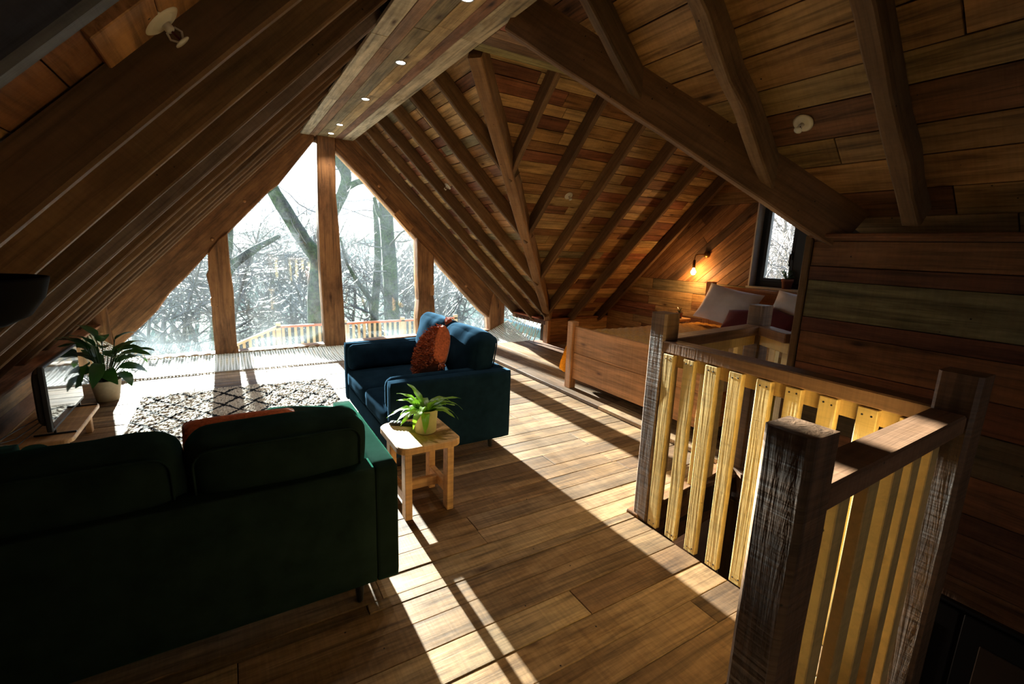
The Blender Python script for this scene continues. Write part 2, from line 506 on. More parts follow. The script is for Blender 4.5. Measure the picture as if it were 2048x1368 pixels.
def clip(poly, a, b, c):
    """keep a*x + b*y <= c"""
    res = []
    n = len(poly)
    for i in range(n):
        p, q = poly[i], poly[(i + 1) % n]
        dp, dq = a * p[0] + b * p[1] - c, a * q[0] + b * q[1] - c
        if dp <= 0: res.append(p)
        if (dp < 0 < dq) or (dq < 0 < dp):
            t = dp / (dp - dq)
            res.append((p[0] + (q[0] - p[0]) * t, p[1] + (q[1] - p[1]) * t))
    return res

def clip_convex(poly, region):
    n = len(region)
    area = sum(region[i][0] * region[(i + 1) % n][1] - region[(i + 1) % n][0] * region[i][1] for i in range(n))
    rg = region if area > 0 else region[::-1]
    for i in range(n):
        p, q = rg[i], rg[(i + 1) % n]
        a, b = (q[1] - p[1]), -(q[0] - p[0])
        poly = clip(poly, a, b, a * p[0] + b * p[1])
        if len(poly) < 3: return []
    return poly

def clean(poly, eps=0.004):
    r = []
    for p in poly:
        if not r or math.hypot(p[0] - r[-1][0], p[1] - r[-1][1]) > eps: r.append(p)
    if len(r) > 1 and math.hypot(r[0][0] - r[-1][0], r[0][1] - r[-1][1]) <= eps: r.pop()
    return r

def frame(o, ux, n):
    ux, n = V(ux).normalized(), V(n).normalized()
    uy = n.cross(ux).normalized()
    return Matrix(((ux.x, uy.x, n.x, o[0]), (ux.y, uy.y, n.y, o[1]), (ux.z, uy.z, n.z, o[2]), (0, 0, 0, 1)))

TINT = {
    'warm': [S(188, 134, 80), S(200, 148, 92), S(172, 120, 72), S(208, 158, 102), S(162, 108, 64), S(182, 126, 78), S(146, 92, 58), S(132, 78, 52), S(196, 152, 98), S(150, 126, 90), S(168, 100, 66), S(190, 140, 84), S(204, 150, 96)],
    'mixed': [S(178, 126, 76), S(164, 112, 68), S(192, 140, 86), S(140, 90, 58), S(104, 98, 82), S(156, 114, 72), S(134, 84, 54), S(172, 132, 82), S(186, 132, 80)],
    'floor': [S(164, 126, 88), S(146, 110, 76), S(178, 142, 102), S(130, 96, 66), S(156, 120, 84), S(120, 90, 64), S(170, 134, 98), S(140, 110, 82)],
    'dark': [S(118, 76, 50), S(104, 70, 48), S(128, 84, 54), S(92, 62, 44), S(98, 80, 62)],
    'strip': [S(188, 160, 128)],
}

def boards(parent, name, fr, region, wmin, wmax, lmin, lmax, mat, pal, th=0.02, gap=0.0025, rnd=None, proud=0.003, c=0.002, rows=None, y0=None):
    """rows of planks along the frame's local x, clipped to a convex region of its plane, each plank one object"""
    rnd = rnd or random.Random(3)
    ys = [p[1] for p in region]; xs = [p[0] for p in region]
    y = min(ys) if y0 is None else y0
    i = 0
    prev = None
    while y < max(ys) - 0.004:
        w = rows[i][0] if rows and i < len(rows) else rnd.uniform(wmin, wmax)
        if max(ys) - (y + w) < 0.03: w = max(ys) - y
        strip = clip_convex([(min(xs) - 1, y), (max(xs) + 1, y), (max(xs) + 1, y + w), (min(xs) - 1, y + w)], region)
        if len(strip) >= 3:
            xa, xb = min(p[0] for p in strip), max(p[0] for p in strip)
            x = xa
            first = True
            while x < xb - 0.005:
                L = rnd.uniform(lmin, lmax) * (rnd.uniform(0.3, 1.0) if first else 1.0)
                first = False
                if xb - (x + L) < 0.25: L = xb - x + 0.01
                pc = clip_convex([(x, y), (x + L, y), (x + L, y + w), (x, y + w)], region)
                pc = clean(pc)
                if len(pc) >= 3:
                    pc = clean(inset(pc, gap))
                    ar = abs(sum(pc[k][0] * pc[(k + 1) % len(pc)][1] - pc[(k + 1) % len(pc)][0] * pc[k][1] for k in range(len(pc)))) / 2
                    if len(pc) >= 3 and ar > 0.0012:
                        ox, oy = pc[0]
                        col = rows[i][1] if rows and i < len(rows) and rows[i][1] else None
                        if col is None:
                            while True:
                                col = rnd.choice(pal)
                                if col != prev or len(pal) < 3: break
                            prev = col
                        k = rnd.uniform(0.86, 1.1)
                        mb = MB().prism([(p[0] - ox, p[1] - oy) for p in pc], -th, rnd.uniform(-proud, proud), c)
                        mb.obj(name, mat, parent, fr @ Matrix.Translation((ox, oy, 0)), color=tuple(q * k * g_ for q, g_ in zip(col, (1.0, 1.17, 1.28) if mat == 'board' else (1.0, 1.06, 1.08))))
                x += L
        y += w
        i += 1

def beam(name, p0, p1, w, d, up, mat='beam', parent=None, color=None, wane=0.0, segs=6, seed=0, c=0.006, label=None):
    """timber from p0 to p1 (the middle of its lower face); w across, d along 'up'"""
    p0, p1 = V(p0), V(p1)
    L = (p1 - p0).length
    ux = (p1 - p0).normalized()
    up = V(up); up = (up - ux * up.dot(ux)).normalized()
    uy = up.cross(ux)
    fr = Matrix(((ux.x, uy.x, up.x, p0.x), (ux.y, uy.y, up.y, p0.y), (ux.z, uy.z, up.z, p0.z), (0, 0, 0, 1)))
    rnd = random.Random(seed + 11)
    mb = MB()
    if wane <= 0:
        mb.box(0, L, -w / 2, w / 2, 0, d, c=c)
    else:
        n = max(2, segs)
        for i in range(n + 1):
            x = L * i / n
            j = lambda: rnd.uniform(-wane, wane)
            ya, yb, za = -w / 2 + j(), w / 2 + j(), j()
            k = c * 1.5
            ring = [(ya + k, za), (yb - k, za), (yb, za + k), (yb, d), (ya, d), (ya, za + k)]
            mb.v += [(x, a, b) for a, b in ring]
        for i in range(n):
            for q in range(6):
                r = (q + 1) % 6
                mb.f.append((i * 6 + q, i * 6 + r, (i + 1) * 6 + r, (i + 1) * 6 + q)[::-1])
        mb.f.append(tuple(range(6))); mb.f.append(tuple(n * 6 + q for q in range(6))[::-1])
    return mb.obj(name, mat, parent, fr, color=color, label=label)

def soft_box(sx, sy, sz, r, n=10, bulge=(0, 0, 0), wr=0.0, wf=4.0, seed=0, pinch=0.0):
    """rounded cushion-like box centred on the origin"""
    mb = MB()
    index = {}
    hx, hy, hz = sx / 2, sy / 2, sz / 2
    def pos(u, v, w):
        p = V((u * hx, v * hy, w * hz))
        q = V((max(-hx + r, min(hx - r, p.x)), max(-hy + r, min(hy - r, p.y)), max(-hz + r, min(hz - r, p.z))))
        d = p - q
        if d.length > 1e-9: p = q + d.normalized() * r
        bx, by, bz = bulge
        p.x += (bx * (1 - v * v) * (1 - w * w)) * u
        p.y += (by * (1 - u * u) * (1 - w * w)) * v
        p.z += (bz * (1 - u * u) * (1 - v * v)) * w
        if pinch:
            k = 1 - pinch * abs(u * v) ** 3
            p.z *= k
        if wr:
            nv = noise.noise_vector(V((p.x * wf + seed * 7, p.y * wf, p.z * wf)))
            p += nv * wr
        return p
    def key(u, v, w): return (round(u, 4), round(v, 4), round(w, 4))
    def vid(u, v, w):
        k = key(u, v, w)
        if k not in index:
            index[k] = len(mb.v); mb.v.append(tuple(pos(u, v, w)))
        return index[k]
    # denser towards the edges
    t = [-math.cos(math.pi * i / n) for i in range(n + 1)]
    t = [0.6 * a + 0.4 * (-1 + 2 * i / n) for i, a in enumerate(t)]
    t[0], t[-1] = -1, 1
    for i in range(n):
        for j in range(n):
            a, b, c2, d = t[i], t[i + 1], t[j], t[j + 1]
            for w in (-1, 1):
                f = [vid(a, c2, w), vid(b, c2, w), vid(b, d, w), vid(a, d, w)]
                mb.f.append(tuple(f[::w]))
                f = [vid(a, w, c2), vid(b, w, c2), vid(b, w, d), vid(a, w, d)]
                mb.f.append(tuple(f[::-w]))
                f = [vid(w, a, c2), vid(w, b, c2), vid(w, b, d), vid(w, a, d)]
                mb.f.append(tuple(f[::w]))
    return mb

def T(x, y, z): return Matrix.Translation((x, y, z))
def RX(a): return Matrix.Rotation(math.radians(a), 4, 'X')
def RY(a): return Matrix.Rotation(math.radians(a), 4, 'Y')
def RZ(a): return Matrix.Rotation(math.radians(a), 4, 'Z')

# ================================================================ THE ROOM
SL, SR = 1.02, 0.955             # roof pitches, left and right
ZC = 3.13                        # flat ridge ceiling
XL, XR = 1.00, 1.73              # edges of the ridge ceiling
YA, YB = 3.56, 3.02              # edges of the cross ceiling
YG = 7.70                        # gable
XE = 6.0                         # end wall of the cross wing
WX = 3.10                        # right wall beside the stairs
YK = -2.2                        # back of the room
nL = V((SL, 0, -1)).normalized()
nR = V((-SR, 0, -1)).normalized()
nA = V((0, -SR, -1)).normalized()
DP = 0.15                        # rafter depth, soffit to underside
zl = lambda x: ZC + SL * (x - XL)
zr = lambda x: ZC - SR * (x - XR)
za = lambda y: ZC - SR * (y - YA)
kL, kR = math.hypot(1, SL), math.hypot(1, SR)

floor = empty('floor', kind='structure')
floorpal = TINT['floor']
F = frame((0, 0, 0), (1, 0, 0), (0, 0, 1))
boards(floor, 'floor_board', F, [(-1.5, 1.93), (3.27, 1.93), (3.27, 6.68), (-1.5, 6.68)], 0.13, 0.2, 1.6, 3.2, 'floor', floorpal, 0.03, 0.0018, random.Random(21), 0.002)
boards(floor, 'floor_board', F, [(-1.5, 0.5), (2.1, 0.5), (2.1, 1.93), (-1.5, 1.93)], 0.14, 0.22, 1.4, 3.0, 'floor', floorpal, 0.03, 0.0018, random.Random(5), 0.002)
boards(floor, 'floor_board', F, [(-1.5, YK), (1.0, YK), (1.0, 0.5), (-1.5, 0.5)], 0.18, 0.24, 2.5, 3.0, 'floor', floorpal, 0.03, 0.0018, random.Random(8), 0.002)
# the raised strip of floor on which the bed stands, boards running the other way
FP = frame((0, 0, 0.045), (0, 1, 0), (0, 0, 1))
boards(floor, 'platform_board', FP, [(2.1, -XE), (6.78, -XE), (6.78, -3.24), (2.1, -3.24)], 0.17, 0.23, 1.5, 2.6, 'floor', floorpal, 0.035, 0.0015, random.Random(12), 0.002)
fb = MB().box(-1.6, 3.25, 1.95, 6.66, -0.25, -0.032).box(-1.6, 2.08, 0.52, 1.95, -0.25, -0.032).box(-1.6, 0.98, YK, 0.52, -0.25, -0.032).box(3.25, 6.1, 2.1, 6.76, -0.25, 0.008)
fb.box(3.46, XE, .08, 2.1, -.2, .0)
fb.obj('floor_deck', 'shell', floor)

# ---- ceilings
ceil = empty('ceiling', kind='structure')
def soff(x): return (x, 0, 0)
# left slope soffit
off = DP * kL
FL = frame((XL, 0, ZC + off), (0, 1, 0), nL)
lenL = (XL + 1.75) * kL
boards(ceil, 'ceiling_board', FL, [(YK, -lenL), (YG, -lenL), (YG, 0.12), (YK, 0.12)], 0.15, 0.2, 2.0, 3.6, 'board', TINT['mixed'], 0.02, 0.0015, random.Random(31))
# right slope soffit: by the gable (cut along the valley) and over the stairs
FR = frame((XR, 0, ZC + DP * kR), (0, 1, 0), nR)
LR = 3.05 * kR
boards(ceil, 'ceiling_board', FR, [(YA - 0.12, -0.12), (YG, -0.12), (YG, LR), (YA + LR / kR - 0.0, LR)], 0.11, 0.145, 0.9, 2.2, 'board', TINT['warm'], 0.02, 0.003, random.Random(41))
LW = 1.62 * kR
boards(ceil, 'ceiling_board', FR, [(YK, -0.1), (YB + 0.1, -0.1), (YB - LW / kR, LW), (YK, LW)], 0.14, 0.21, 1.4, 3.0, 'board', TINT['mixed'], 0.02, 0.003, random.Random(44))
# cross-wing far slope
FA = frame((0, YA, ZC + DP * kR), (1, 0, 0), nA)
LA = 3.1 * kR
boards(ceil, 'ceiling_board', FA, [(XR - 0.1, 0.1), (XE + 0.02, 0.1), (XE + 0.02, -LA), (XR + LA / kR, -LA)], 0.11, 0.15, 0.9, 2.4, 'board', TINT['warm'], 0.02, 0.003, random.Random(52))
# flat ridge strips
FS = frame((XL, 0, ZC), (0, 1, 0), (0, 0, -1))
strip_rows = [(0.125, S(208, 178, 142)), (0.1, S(158, 110, 74)), (0.125, S(150, 122, 84)), (0.125, S(196, 152, 98)), (0.095, S(146, 94, 62)), (0.16, S(206, 174, 136))]
boards(ceil, 'collar_board', FS, [(YK, 0), (YG, 0), (YG, XR - XL), (YK, XR - XL)], 0.12, 0.14, 1.6, 3.2, 'board', TINT['mixed'], 0.025, 0.0015, random.Random(61), 0.002, rows=strip_rows)
FS2 = frame((0, YB, ZC), (1, 0, 0), (0, 0, -1))
boards(ceil, 'collar_board', FS2, [(XR, -(YA - YB)), (XE, -(YA - YB)), (XE, 0), (XR, 0)], 0.12, 0.14, 2.0, 3.2, 'board', TINT['mixed'], 0.025, 0.0015, random.Random(63), 0.002, rows=[(0.13, S(150, 130, 84)), (0.14, S(128, 90, 60)), (0.13, S(140, 100, 66)), (0.14, S(160, 84, 54))])
# roof deck above the boards
rd = MB()
def quad(mb, pts, th):
    pts = [V(p) for p in pts]
    n = (pts[1] - pts[0]).cross(pts[2] - pts[0]).normalized()
    if n.z < 0: n = -n
    mb.add(pts + [p + n * th for p in pts], [(0, 1, 2, 3), (7, 6, 5, 4), (0, 4, 5, 1), (1, 5, 6, 2), (2, 6, 7, 3), (3, 7, 4, 0)])
e = 0.035
zl2 = lambda x: zl(x) + off + e
zr2 = lambda x: zr(x) + DP * kR + e
za2 = lambda y: za(y) + DP * kR + e
zb2 = lambda y: ZC - SR * (YB - y) + DP * kR + e
quad(rd, [(-1.95, YK - .1, zl2(-1.95)), (-1.95, YG + .12, zl2(-1.95)), (1.1, YG + .12, zl2(1.1)), (1.1, YK - .1, zl2(1.1))], .06)
quad(rd, [(1.0, YK - .1, 3.42), (1.0, YG + .12, 3.42), (1.75, YG + .12, 3.42), (1.75, YK - .1, 3.42)], .06)
xr_end = 4.85
quad(rd, [(1.65, YA - .05, zr2(1.65)), (1.65, YG + .12, zr2(1.65)), (xr_end, YG + .12, zr2(xr_end)), (xr_end, YA + (xr_end - XR), zr2(xr_end))], .06)
quad(rd, [(1.65, YK - .1, zr2(1.65)), (1.65, YB, zr2(1.65)), (3.4, YB - 1.67, zr2(3.4)), (3.4, YK - .1, zr2(3.4))], .06)
quad(rd, [(1.7, YB - .1, 3.40), (1.7, YA + .1, 3.40), (XE + .2, YA + .1, 3.40), (XE + .2, YB - .1, 3.40)], .06)
ya_end = YA + xr_end - XR
quad(rd, [(1.65, YA - .05, za2(YA - .05)), (XE + .2, YA - .05, za2(YA - .05)), (XE + .2, ya_end, za2(ya_end)), (xr_end, ya_end, za2(ya_end))], .06)
quad(rd, [(1.7, YB, zb2(YB)), (XE + .2, YB, zb2(YB)), (XE + .2, .1, zb2(.1)), (1.7 + YB - .1, .1, zb2(.1))], .06)
rd.obj('roof_deck', 'shell', ceil)

_pb = frame((-.18, 1.44, zl(-.18) + off), (0, 1, 0), nL)
MB().box(0, .215, -.085, .085, 0, .026, c=.003).obj('ceiling_board', 'board', ceil, _pb, color=S(190, 140, 92))
MB().box(.0, .215, .087, .26, 0, .026, c=.003).obj('ceiling_board', 'board', ceil, _pb, color=S(182, 134, 86))
# rafters
BT = [S(128, 99, 69), S(118, 90, 63), S(136, 106, 75), S(110, 85, 60)]
ly = [-1.5, -0.87, -0.24, 0.35, 0.975, 1.69, 2.33, 2.98, 3.62, 4.22, 4.79, 5.42, 6.05, 6.65, 7.25]
for i, y in enumerate(ly):
    col = BT[i % 4]
    if i == 8: col = S(140, 124, 118)
    if i == 4: col = S(112, 114, 120)
    beam('rafter', (-1.62, y, zl(-1.62)), (1.06, y, zl(1.06)), 0.05, DP - 0.006, -nL, 'beam', ceil, col, wane=0.003, segs=8, seed=i)
for i, (y, x1, w) in enumerate([(-1.45, 3.08, .075), (-0.83, 3.08, .075), (-0.2, 3.08, .075), (0.45, 3.08, .075), (1.09, 3.09, .085), (1.75, 2.97, .075), (2.36, 2.42, .07),
                                (4.39, 2.58, .055), (5.04, 3.22, .055), (5.68, 3.84, .055), (6.27, 4.44, .055), (6.88, 4.62, .055), (7.5, 4.62, .06)]):
    beam('rafter', (XR - .03, y, zr(XR - .03)), (x1, y, zr(x1)), w, DP - .006, -nR, 'beam', ceil, BT[(i + 1) % 4], wane=0.009 if i in (4, 5) else 0.003, segs=10, seed=40 + i)
for i, (x, y1) in enumerate([(2.55, 4.36), (3.18, 5.0), (3.82, 5.62), (4.45, 6.26), (5.1, 6.42), (5.75, 6.42)]):
    beam('rafter', (x, YA - .03, za(YA - .03)), (x + 0.03, y1, za(y1)), 0.055, DP - .006, -nA, 'beam', ceil, BT[(i + 2) % 4], wane=0.003, segs=8, seed=70 + i)
upv = -(nR + nA).normalized()
beam('valley_beam', (XR + .02, YA + .03, ZC - .05), (4.58, 6.38, .47), 0.12, 0.22, upv, 'beam', ceil, S(150, 112, 74), wane=0.006, segs=12, seed=90)
nB = V((0, SR, -1)).normalized()
beam('valley_beam', (XR - .01, YB + .01, ZC - .06), (3.16, 1.47, zr(3.16) - .06), 0.11, 0.27, -(nR + nB).normalized(), 'beam', ceil, S(128, 96, 68), wane=0.004, segs=10, seed=91)

# ---- gable window: old oak frame and four panes
win1 = empty('window_1', kind='structure')
def timber(name, pts, y0, y1, mat='oak', parent=win1, along=(0, 0, 1), c=0.012, label=None):
    """an upright timber in the gable plane: outline of (x, z), y0 nearest the room"""
    along = V(along).normalized()
    n = V((0, -1, 0))
    o = V((pts[0][0], y0, pts[0][1]))
    fr = frame(o, along, n)
    inv = fr.inverted()
    loc = [(inv @ V((x, y0, z))) for x, z in pts]
    poly = [(p.x, p.y) for p in loc]
    ar = sum(poly[i][0] * poly[(i + 1) % len(poly)][1] - poly[(i + 1) % len(poly)][0] * poly[i][1] for i in range(len(poly)))
    if ar < 0: poly = poly[::-1]
    mb = MB().prism(poly, -(y1 - y0), 0, c)
    return mb.obj(name, mat, parent, fr, label=label)
zo = lambda x: zl(x) + off
zro = lambda x: zr(x) + DP * kR
inL = [(1.19, 3.07), (0.94, 2.74), (0.69, 2.41), (0.58, 2.32), (0.20, 1.90), (0.01, 1.69), (-0.24, 1.42), (-0.49, 1.12), (-0.70, 0.90), (-0.86, 0.66), (-1.01, 0.50), (-1.20, 0.31), (-1.33, 0.17)]
timber('principal_rafter', inL + [(-1.36, 0.68), (-1.36, zo(-1.36)), (0.9, zo(0.9)), (1.19, 3.33)], 7.60, 7.80, along=(1, 0, SL))
inR = [(1.47, 2.97), (1.69, 2.76), (1.87, 2.60), (2.07, 2.39), (2.33, 2.13), (2.70, 1.74), (3.00, 1.46), (3.19, 1.24), (3.48, 0.95), (3.70, 0.73), (3.93, 0.49), (4.14, 0.33)]
timber('principal_rafter', [(1.47, 3.33), (1.9, zro(1.9)), (4.2, zro(4.2)), (4.2, 0.36)] + inR[::-1], 7.60, 7.80, along=(1, 0, -SR))
timber('post', [(-0.23, 1.44), (-0.24, 1.21), (-0.27, 1.15), (-0.25, 0.99), (-0.235, 0.81), (-0.25, 0.53), (-0.25, 0.0), (0.02, 0.0), (0.025, 0.52), (0.035, 0.92), (0.02, 1.22), (0.02, 1.72), (-0.1, 1.62)], 7.56, 7.76)
timber('post', [(1.215, 3.3), (1.19, 2.13), (1.18, 1.26), (1.20, 0.02), (1.515, 0.02), (1.49, 1.27), (1.475, 1.86), (1.45, 2.35), (1.47, 3.3)], 7.56, 7.76)
timber('post', [(2.70, 1.76), (2.71, 1.14), (2.73, 0.73), (2.70, 0.4), (2.73, 0.0), (3.04, 0.0), (3.02, 0.49), (3.01, 0.72), (2.96, 0.95), (3.0, 1.0), (3.0, 1.48)], 7.56, 7.76)
timber('corner_post', [(-1.85, -0.1), (-1.33, -0.1), (-1.335, 0.35), (-1.345, 0.66), (-1.36, 0.93), (-1.85, 0.43)], 7.58, 7.80)
timber('corner_post', [(4.14, -0.1), (4.42, -0.1), (4.42, 0.76), (4.2, 0.95), (4.12, 0.62), (4.1, 0.36)], 7.56, 7.80)
timber('sill', [(-1.4, -0.02), (0.02, -0.03), (1.2, 0.0), (2.7, 0.03), (4.3, 0.06), (4.3, 0.13), (2.72, 0.11), (1.19, 0.075), (0.02, 0.055), (-1.4, 0.04)], 7.58, 7.78, along=(1, 0, 0), c=0.008)
timber('brace_block', [(0.04, -0.02), (-0.13, -0.02), (0.03, 0.14)], 7.555, 7.60, c=0.004)
timber('patch', [(2.33, 2.10), (2.42, 2.19), (2.66, 1.93), (2.58, 1.84)], 7.592, 7.62, 'furn', along=(1, 0, -1), c=0.004, label='pale patch let into the rafter')
timber('patch', [(1.9, 2.62), (2.0, 2.7), (2.28, 2.42), (2.19, 2.32)], 7.594, 7.62, along=(1, 0, -1), c=0.004)
timber('patch', [(-0.245, 0.72), (-0.19, 0.72), (-0.19, 0.84), (-0.245, 0.84)], 7.555, 7.58, 'furn', c=0.003, label='small pale patch on the post')
timber('patch', [(2.93, 0.8), (3.0, 0.8), (3.0, 0.98), (2.93, 0.98)], 7.555, 7.58, 'furn', c=0.003)
for x, z in [(-0.16, 1.62), (-1.43, 0.42), (2.1, 2.52), (3.62, 0.95), (1.34, 2.9), (0.25, 2.15)]:
    MB().lathe([(0.022, 0), (0.02, 0.02), (0.012, 0.026), (0, 0.027)], 10).obj('peg', 'furn', win1, T(x, 7.6, z) @ RX(90), smooth=True)
MB().box(.6, 2.2, 7.74, 7.86, 3.08, 3.5).obj('gable_cap', 'shell', win1)
def pane(pts, y=7.70):
    MB().prism([(x, z) for x, z in pts], -0.004, 0.004, mw=Matrix(((1, 0, 0, 0), (0, 0, -1, y), (0, 1, 0, 0), (0, 0, 0, 1)))).obj('pane', 'glass', win1)
pane([(-1.4, 0.04), (-0.2, 0.04), (-0.2, 1.5)])
pane([(-0.02, 0.05), (1.22, 0.05), (1.22, 3.15), (-0.02, 1.72)])
pane([(1.45, 0.07), (2.75, 0.08), (2.75, 1.78), (1.45, 3.05)])
pane([(2.98, 0.1), (4.2, 0.12), (4.2, 0.36), (2.98, 1.55)])

# ---- left knee wall and ledge
wl = empty('wall_left', kind='structure')
FWL = frame((-1.5, 0, 0), (0, 1, 0), (1, 0, 0))
boards(wl, 'wall_board', FWL, [(YK, 0.0), (6.68, 0.0), (6.68, 0.5), (YK, 0.5)], 0.15, 0.18, 1.6, 3.0, 'board', TINT['mixed'], 0.02, 0.0015, random.Random(71))
beam('ledge', (-1.535, YK, 0.5), (-1.535, 7.6, 0.5), 0.22, 0.028, (0, 0, 1), 'board', wl, S(186, 134, 100))
MB().box(-1.75, -1.53, YK, 6.68, -0.2, 0.5).box(-1.9, -1.62, YK, 7.7, 0.3, 0.62).obj('wall_core', 'shell', wl)

# ---- right wall beside the stairs
wr = empty('wall_right', kind='structure')
FWR = frame((WX, 0, 0), (0, -1, 0), (-1, 0, 0))
rows = [(.12, S(142, 92, 60)), (.24, S(120, 74, 50)), (.11, S(112, 68, 48)), (.20, S(150, 92, 60)), (.22, S(110, 84, 58)), (.17, S(134, 76, 50)), (.20, S(148, 92, 58)), (.09, S(104, 58, 42)),
        (.23, S(128, 112, 78)), (.085, S(110, 66, 46)), (.15, S(150, 98, 62)), (.03, S(150, 96, 64))]
boards(wr, 'wall_board', FWR, [(-1.56, -0.06), (-YK, -0.06), (-YK, 1.79), (-1.56, 1.79)], 0.15, 0.2, 2.2, 3.6, 'board', TINT['dark'], 0.022, 0.0018, random.Random(77), rows=rows)
beam('end_post', (WX + .05, 1.61, -0.4), (WX + .05, 1.61, 1.79), 0.11, 0.045, (0, -1, 0), 'beam', wr, S(120, 92, 62))
beam('cap', (WX + .04, 1.58, 1.775), (WX + .04, YK, 1.775), 0.14, 0.025, (0, 0, 1), 'board', wr, S(140, 92, 60))
MB().box(WX + .03, WX + .13, YK, 1.6, -0.06, 1.79).box(WX + .25, WX + .36, YK, 1.52, 1.5, 1.95).obj('wall_core', 'shell', wr)
# back wall, unseen in the photograph, closes the room behind the camera
wbm = MB().box(-2.0, 1.5, YK - .12, YK, -0.3, 3.5).box(2.2, 3.4, YK - .12, YK, -0.3, 3.5).box(1.5, 2.2, YK - .12, YK, -0.3, 1.25).box(1.5, 2.2, YK - .12, YK, 1.95, 3.5)
wb = tag(wbm.obj('wall_back', 'shell'), kind='structure')
win_added = empty('added_window', kind='structure')  # unseen window, added to let fill light in from behind the camera
MB().box(1.5, 1.56, YK - .1, YK - .03, 1.25, 1.95, c=.004).box(2.14, 2.2, YK - .1, YK - .03, 1.25, 1.95, c=.004).box(1.56, 2.14, YK - .1, YK - .03, 1.25, 1.31, c=.004).box(1.56, 2.14, YK - .1, YK - .03, 1.89, 1.95, c=.004).obj('frame', 'anth', win_added)
MB().box(1.55, 2.15, YK - .07, YK - .062, 1.30, 1.90).obj('pane', 'glass2', win_added)

# ---- cross wing: knee wall, ledge, end wall with window
wa = empty('wall_far', kind='structure')
FWA = frame((0, 6.46, 0.05), (1, 0, 0), (0, -1, 0))
boards(wa, 'wall_board', FWA, [(4.66, 0.0), (XE, 0.0), (XE, 0.4), (4.66, 0.4)], 0.12, 0.14, 0.8, 1.6, 'board', TINT['warm'], 0.02, 0.0015, random.Random(81))
beam('ledge', (4.56, 6.53, 0.447), (XE, 6.53, 0.447), 0.19, 0.026, (0, 0, 1), 'board', wa, S(170, 112, 70))
MB().box(4.68, XE, 6.485, 6.6, -0.2, 0.45).box(4.7, XE + .2, 6.6, 6.75, -.2, .62).obj('wall_core', 'shell', wa)
beam('corner_post', (4.65, 6.42, 0.045), (4.65, 6.42, 0.447), 0.06, 0.05, (0, 1, 0), 'furn', wa)
beam('corner_post', (4.62, 6.50, 0.045), (4.62, 6.50, 0.447), 0.11, 0.07, (1, 0, 0), 'furn', wa)
wk = empty('wall_knee', kind='structure')
beam('ledge', (4.66, 6.46, 0.447), (4.66, 7.6, 0.447), 0.2, 0.026, (0, 0, 1), 'board', wk, S(186, 112, 84))
beam('rope_rail', (4.66, 6.5, 0.36), (4.66, 7.6, 0.36), 0.09, 0.085, (0, 0, 1), 'beam', wk, S(100, 64, 46))
for i, y in enumerate((6.62, 7.24)):
    k = V((4.76, y + .03, .47))
    MB().box(-.004, .004, 0, .55, 0, .17).obj('blocking_board', 'board', wk, T(*k), color=S(192, 130, 98))

we = empty('wall_end', kind='structure')
FE = frame((XE, 0, 0), (0, -1, 0), (-1, 0, 0))      # local x = -y
WY0, WY1, WZ0, WZ1 = 2.55, 3.76, 1.26, 2.34
boards(we, 'wall_board', FE, [(-6.46, 0.05), (-0.4, 0.05), (-0.4, 1.24), (-6.46, 1.24)], 0.1, 0.17, 0.7, 2.0, 'board', TINT['warm'], 0.02, 0.0018, random.Random(91))
boards(we, 'wall_board', FE, [(-4.78, WZ1), (-0.9, WZ1), (-3.0, 3.3), (-3.6, 3.3)], 0.13, 0.16, 1.2, 2.2, 'board', TINT['mixed'], 0.02, 0.0018, random.Random(93))
boards(we, 'wall_board', FE, [(-WY0, 1.24), (-0.3, 1.24), (-1.3, WZ1), (-WY0, WZ1)], 0.13, 0.16, 1.2, 2.2, 'board', TINT['mixed'], 0.02, 0.0018, random.Random(94))
# the diagonal boards to the left of the window
ca, sa = math.cos(math.radians(40)), math.sin(math.radians(40))
FD = FE @ Matrix.Rotation(math.radians(40), 4, 'Z')
def rot2(p): return (p[0] * ca + p[1] * sa, -p[0] * sa + p[1] * ca)
reg = [(-5.95, 1.24), (-WY1 - .0, 1.24), (-WY1, WZ1), (-4.8, WZ1)]
boards(we, 'diagonal_board', FD, [rot2(p) for p in reg], 0.1, 0.14, 2.2, 3.4, 'board', [S(150, 104, 70), S(164, 112, 70), S(136, 92, 62), S(122, 88, 62), S(176, 118, 74)], 0.02, 0.0018, random.Random(97))
core = MB()
core.box(XE + .025, XE + .2, WY1 + .02, 6.75, -.2, 3.4).box(XE + .025, XE + .2, 0, WY0 - .02, -.2, 3.4).box(XE + .025, XE + .2, WY0 - .02, WY1 + .02, -.2, WZ0 - .01).box(XE + .025, XE + .2, WY0 - .02, WY1 + .02, WZ1 + .01, 3.4)
core.obj('wall_core', 'shell', we)
MB().box(3.2, XE + .2, -.1, .06, -.2, 1.0).obj('wall_near', 'shell')
tag(bpy.data.objects['wall_near'], kind='structure')
win2 = empty('window_2', kind='structure')
def wbx(name, y0, y1, z0, z1, x0, x1, mat, c=.004, label=None): MB().box(x0, x1, y0, y1, z0, z1, c=c).obj(name, mat, win2, label=label)
wbx('reveal', WY1 - .012, WY1 + .012, WZ0, WZ1, XE - .012, XE + .2, 'reveal', label='pale side reveal')
wbx('reveal', WY0 - .012, WY0 + .012, WZ0, WZ1, XE - .012, XE + .2, 'reveal')
wbx('reveal', WY0 - .012, WY1 + .012, WZ1 - .01, WZ1 + .012, XE - .012, XE + .2, 'board')
wbx('window_sill', WY0 - .03, WY1 + .03, WZ0 - .03, WZ0, XE - .03, XE + .2, 'reveal')
f0, f1 = XE + .12, XE + .18
wbx('frame', WY1 - .075, WY1 - .012, WZ0, WZ1 - .01, f0, f1, 'anth')
wbx('frame', WY0 + .012, WY0 + .075, WZ0, WZ1 - .01, f0, f1, 'anth')
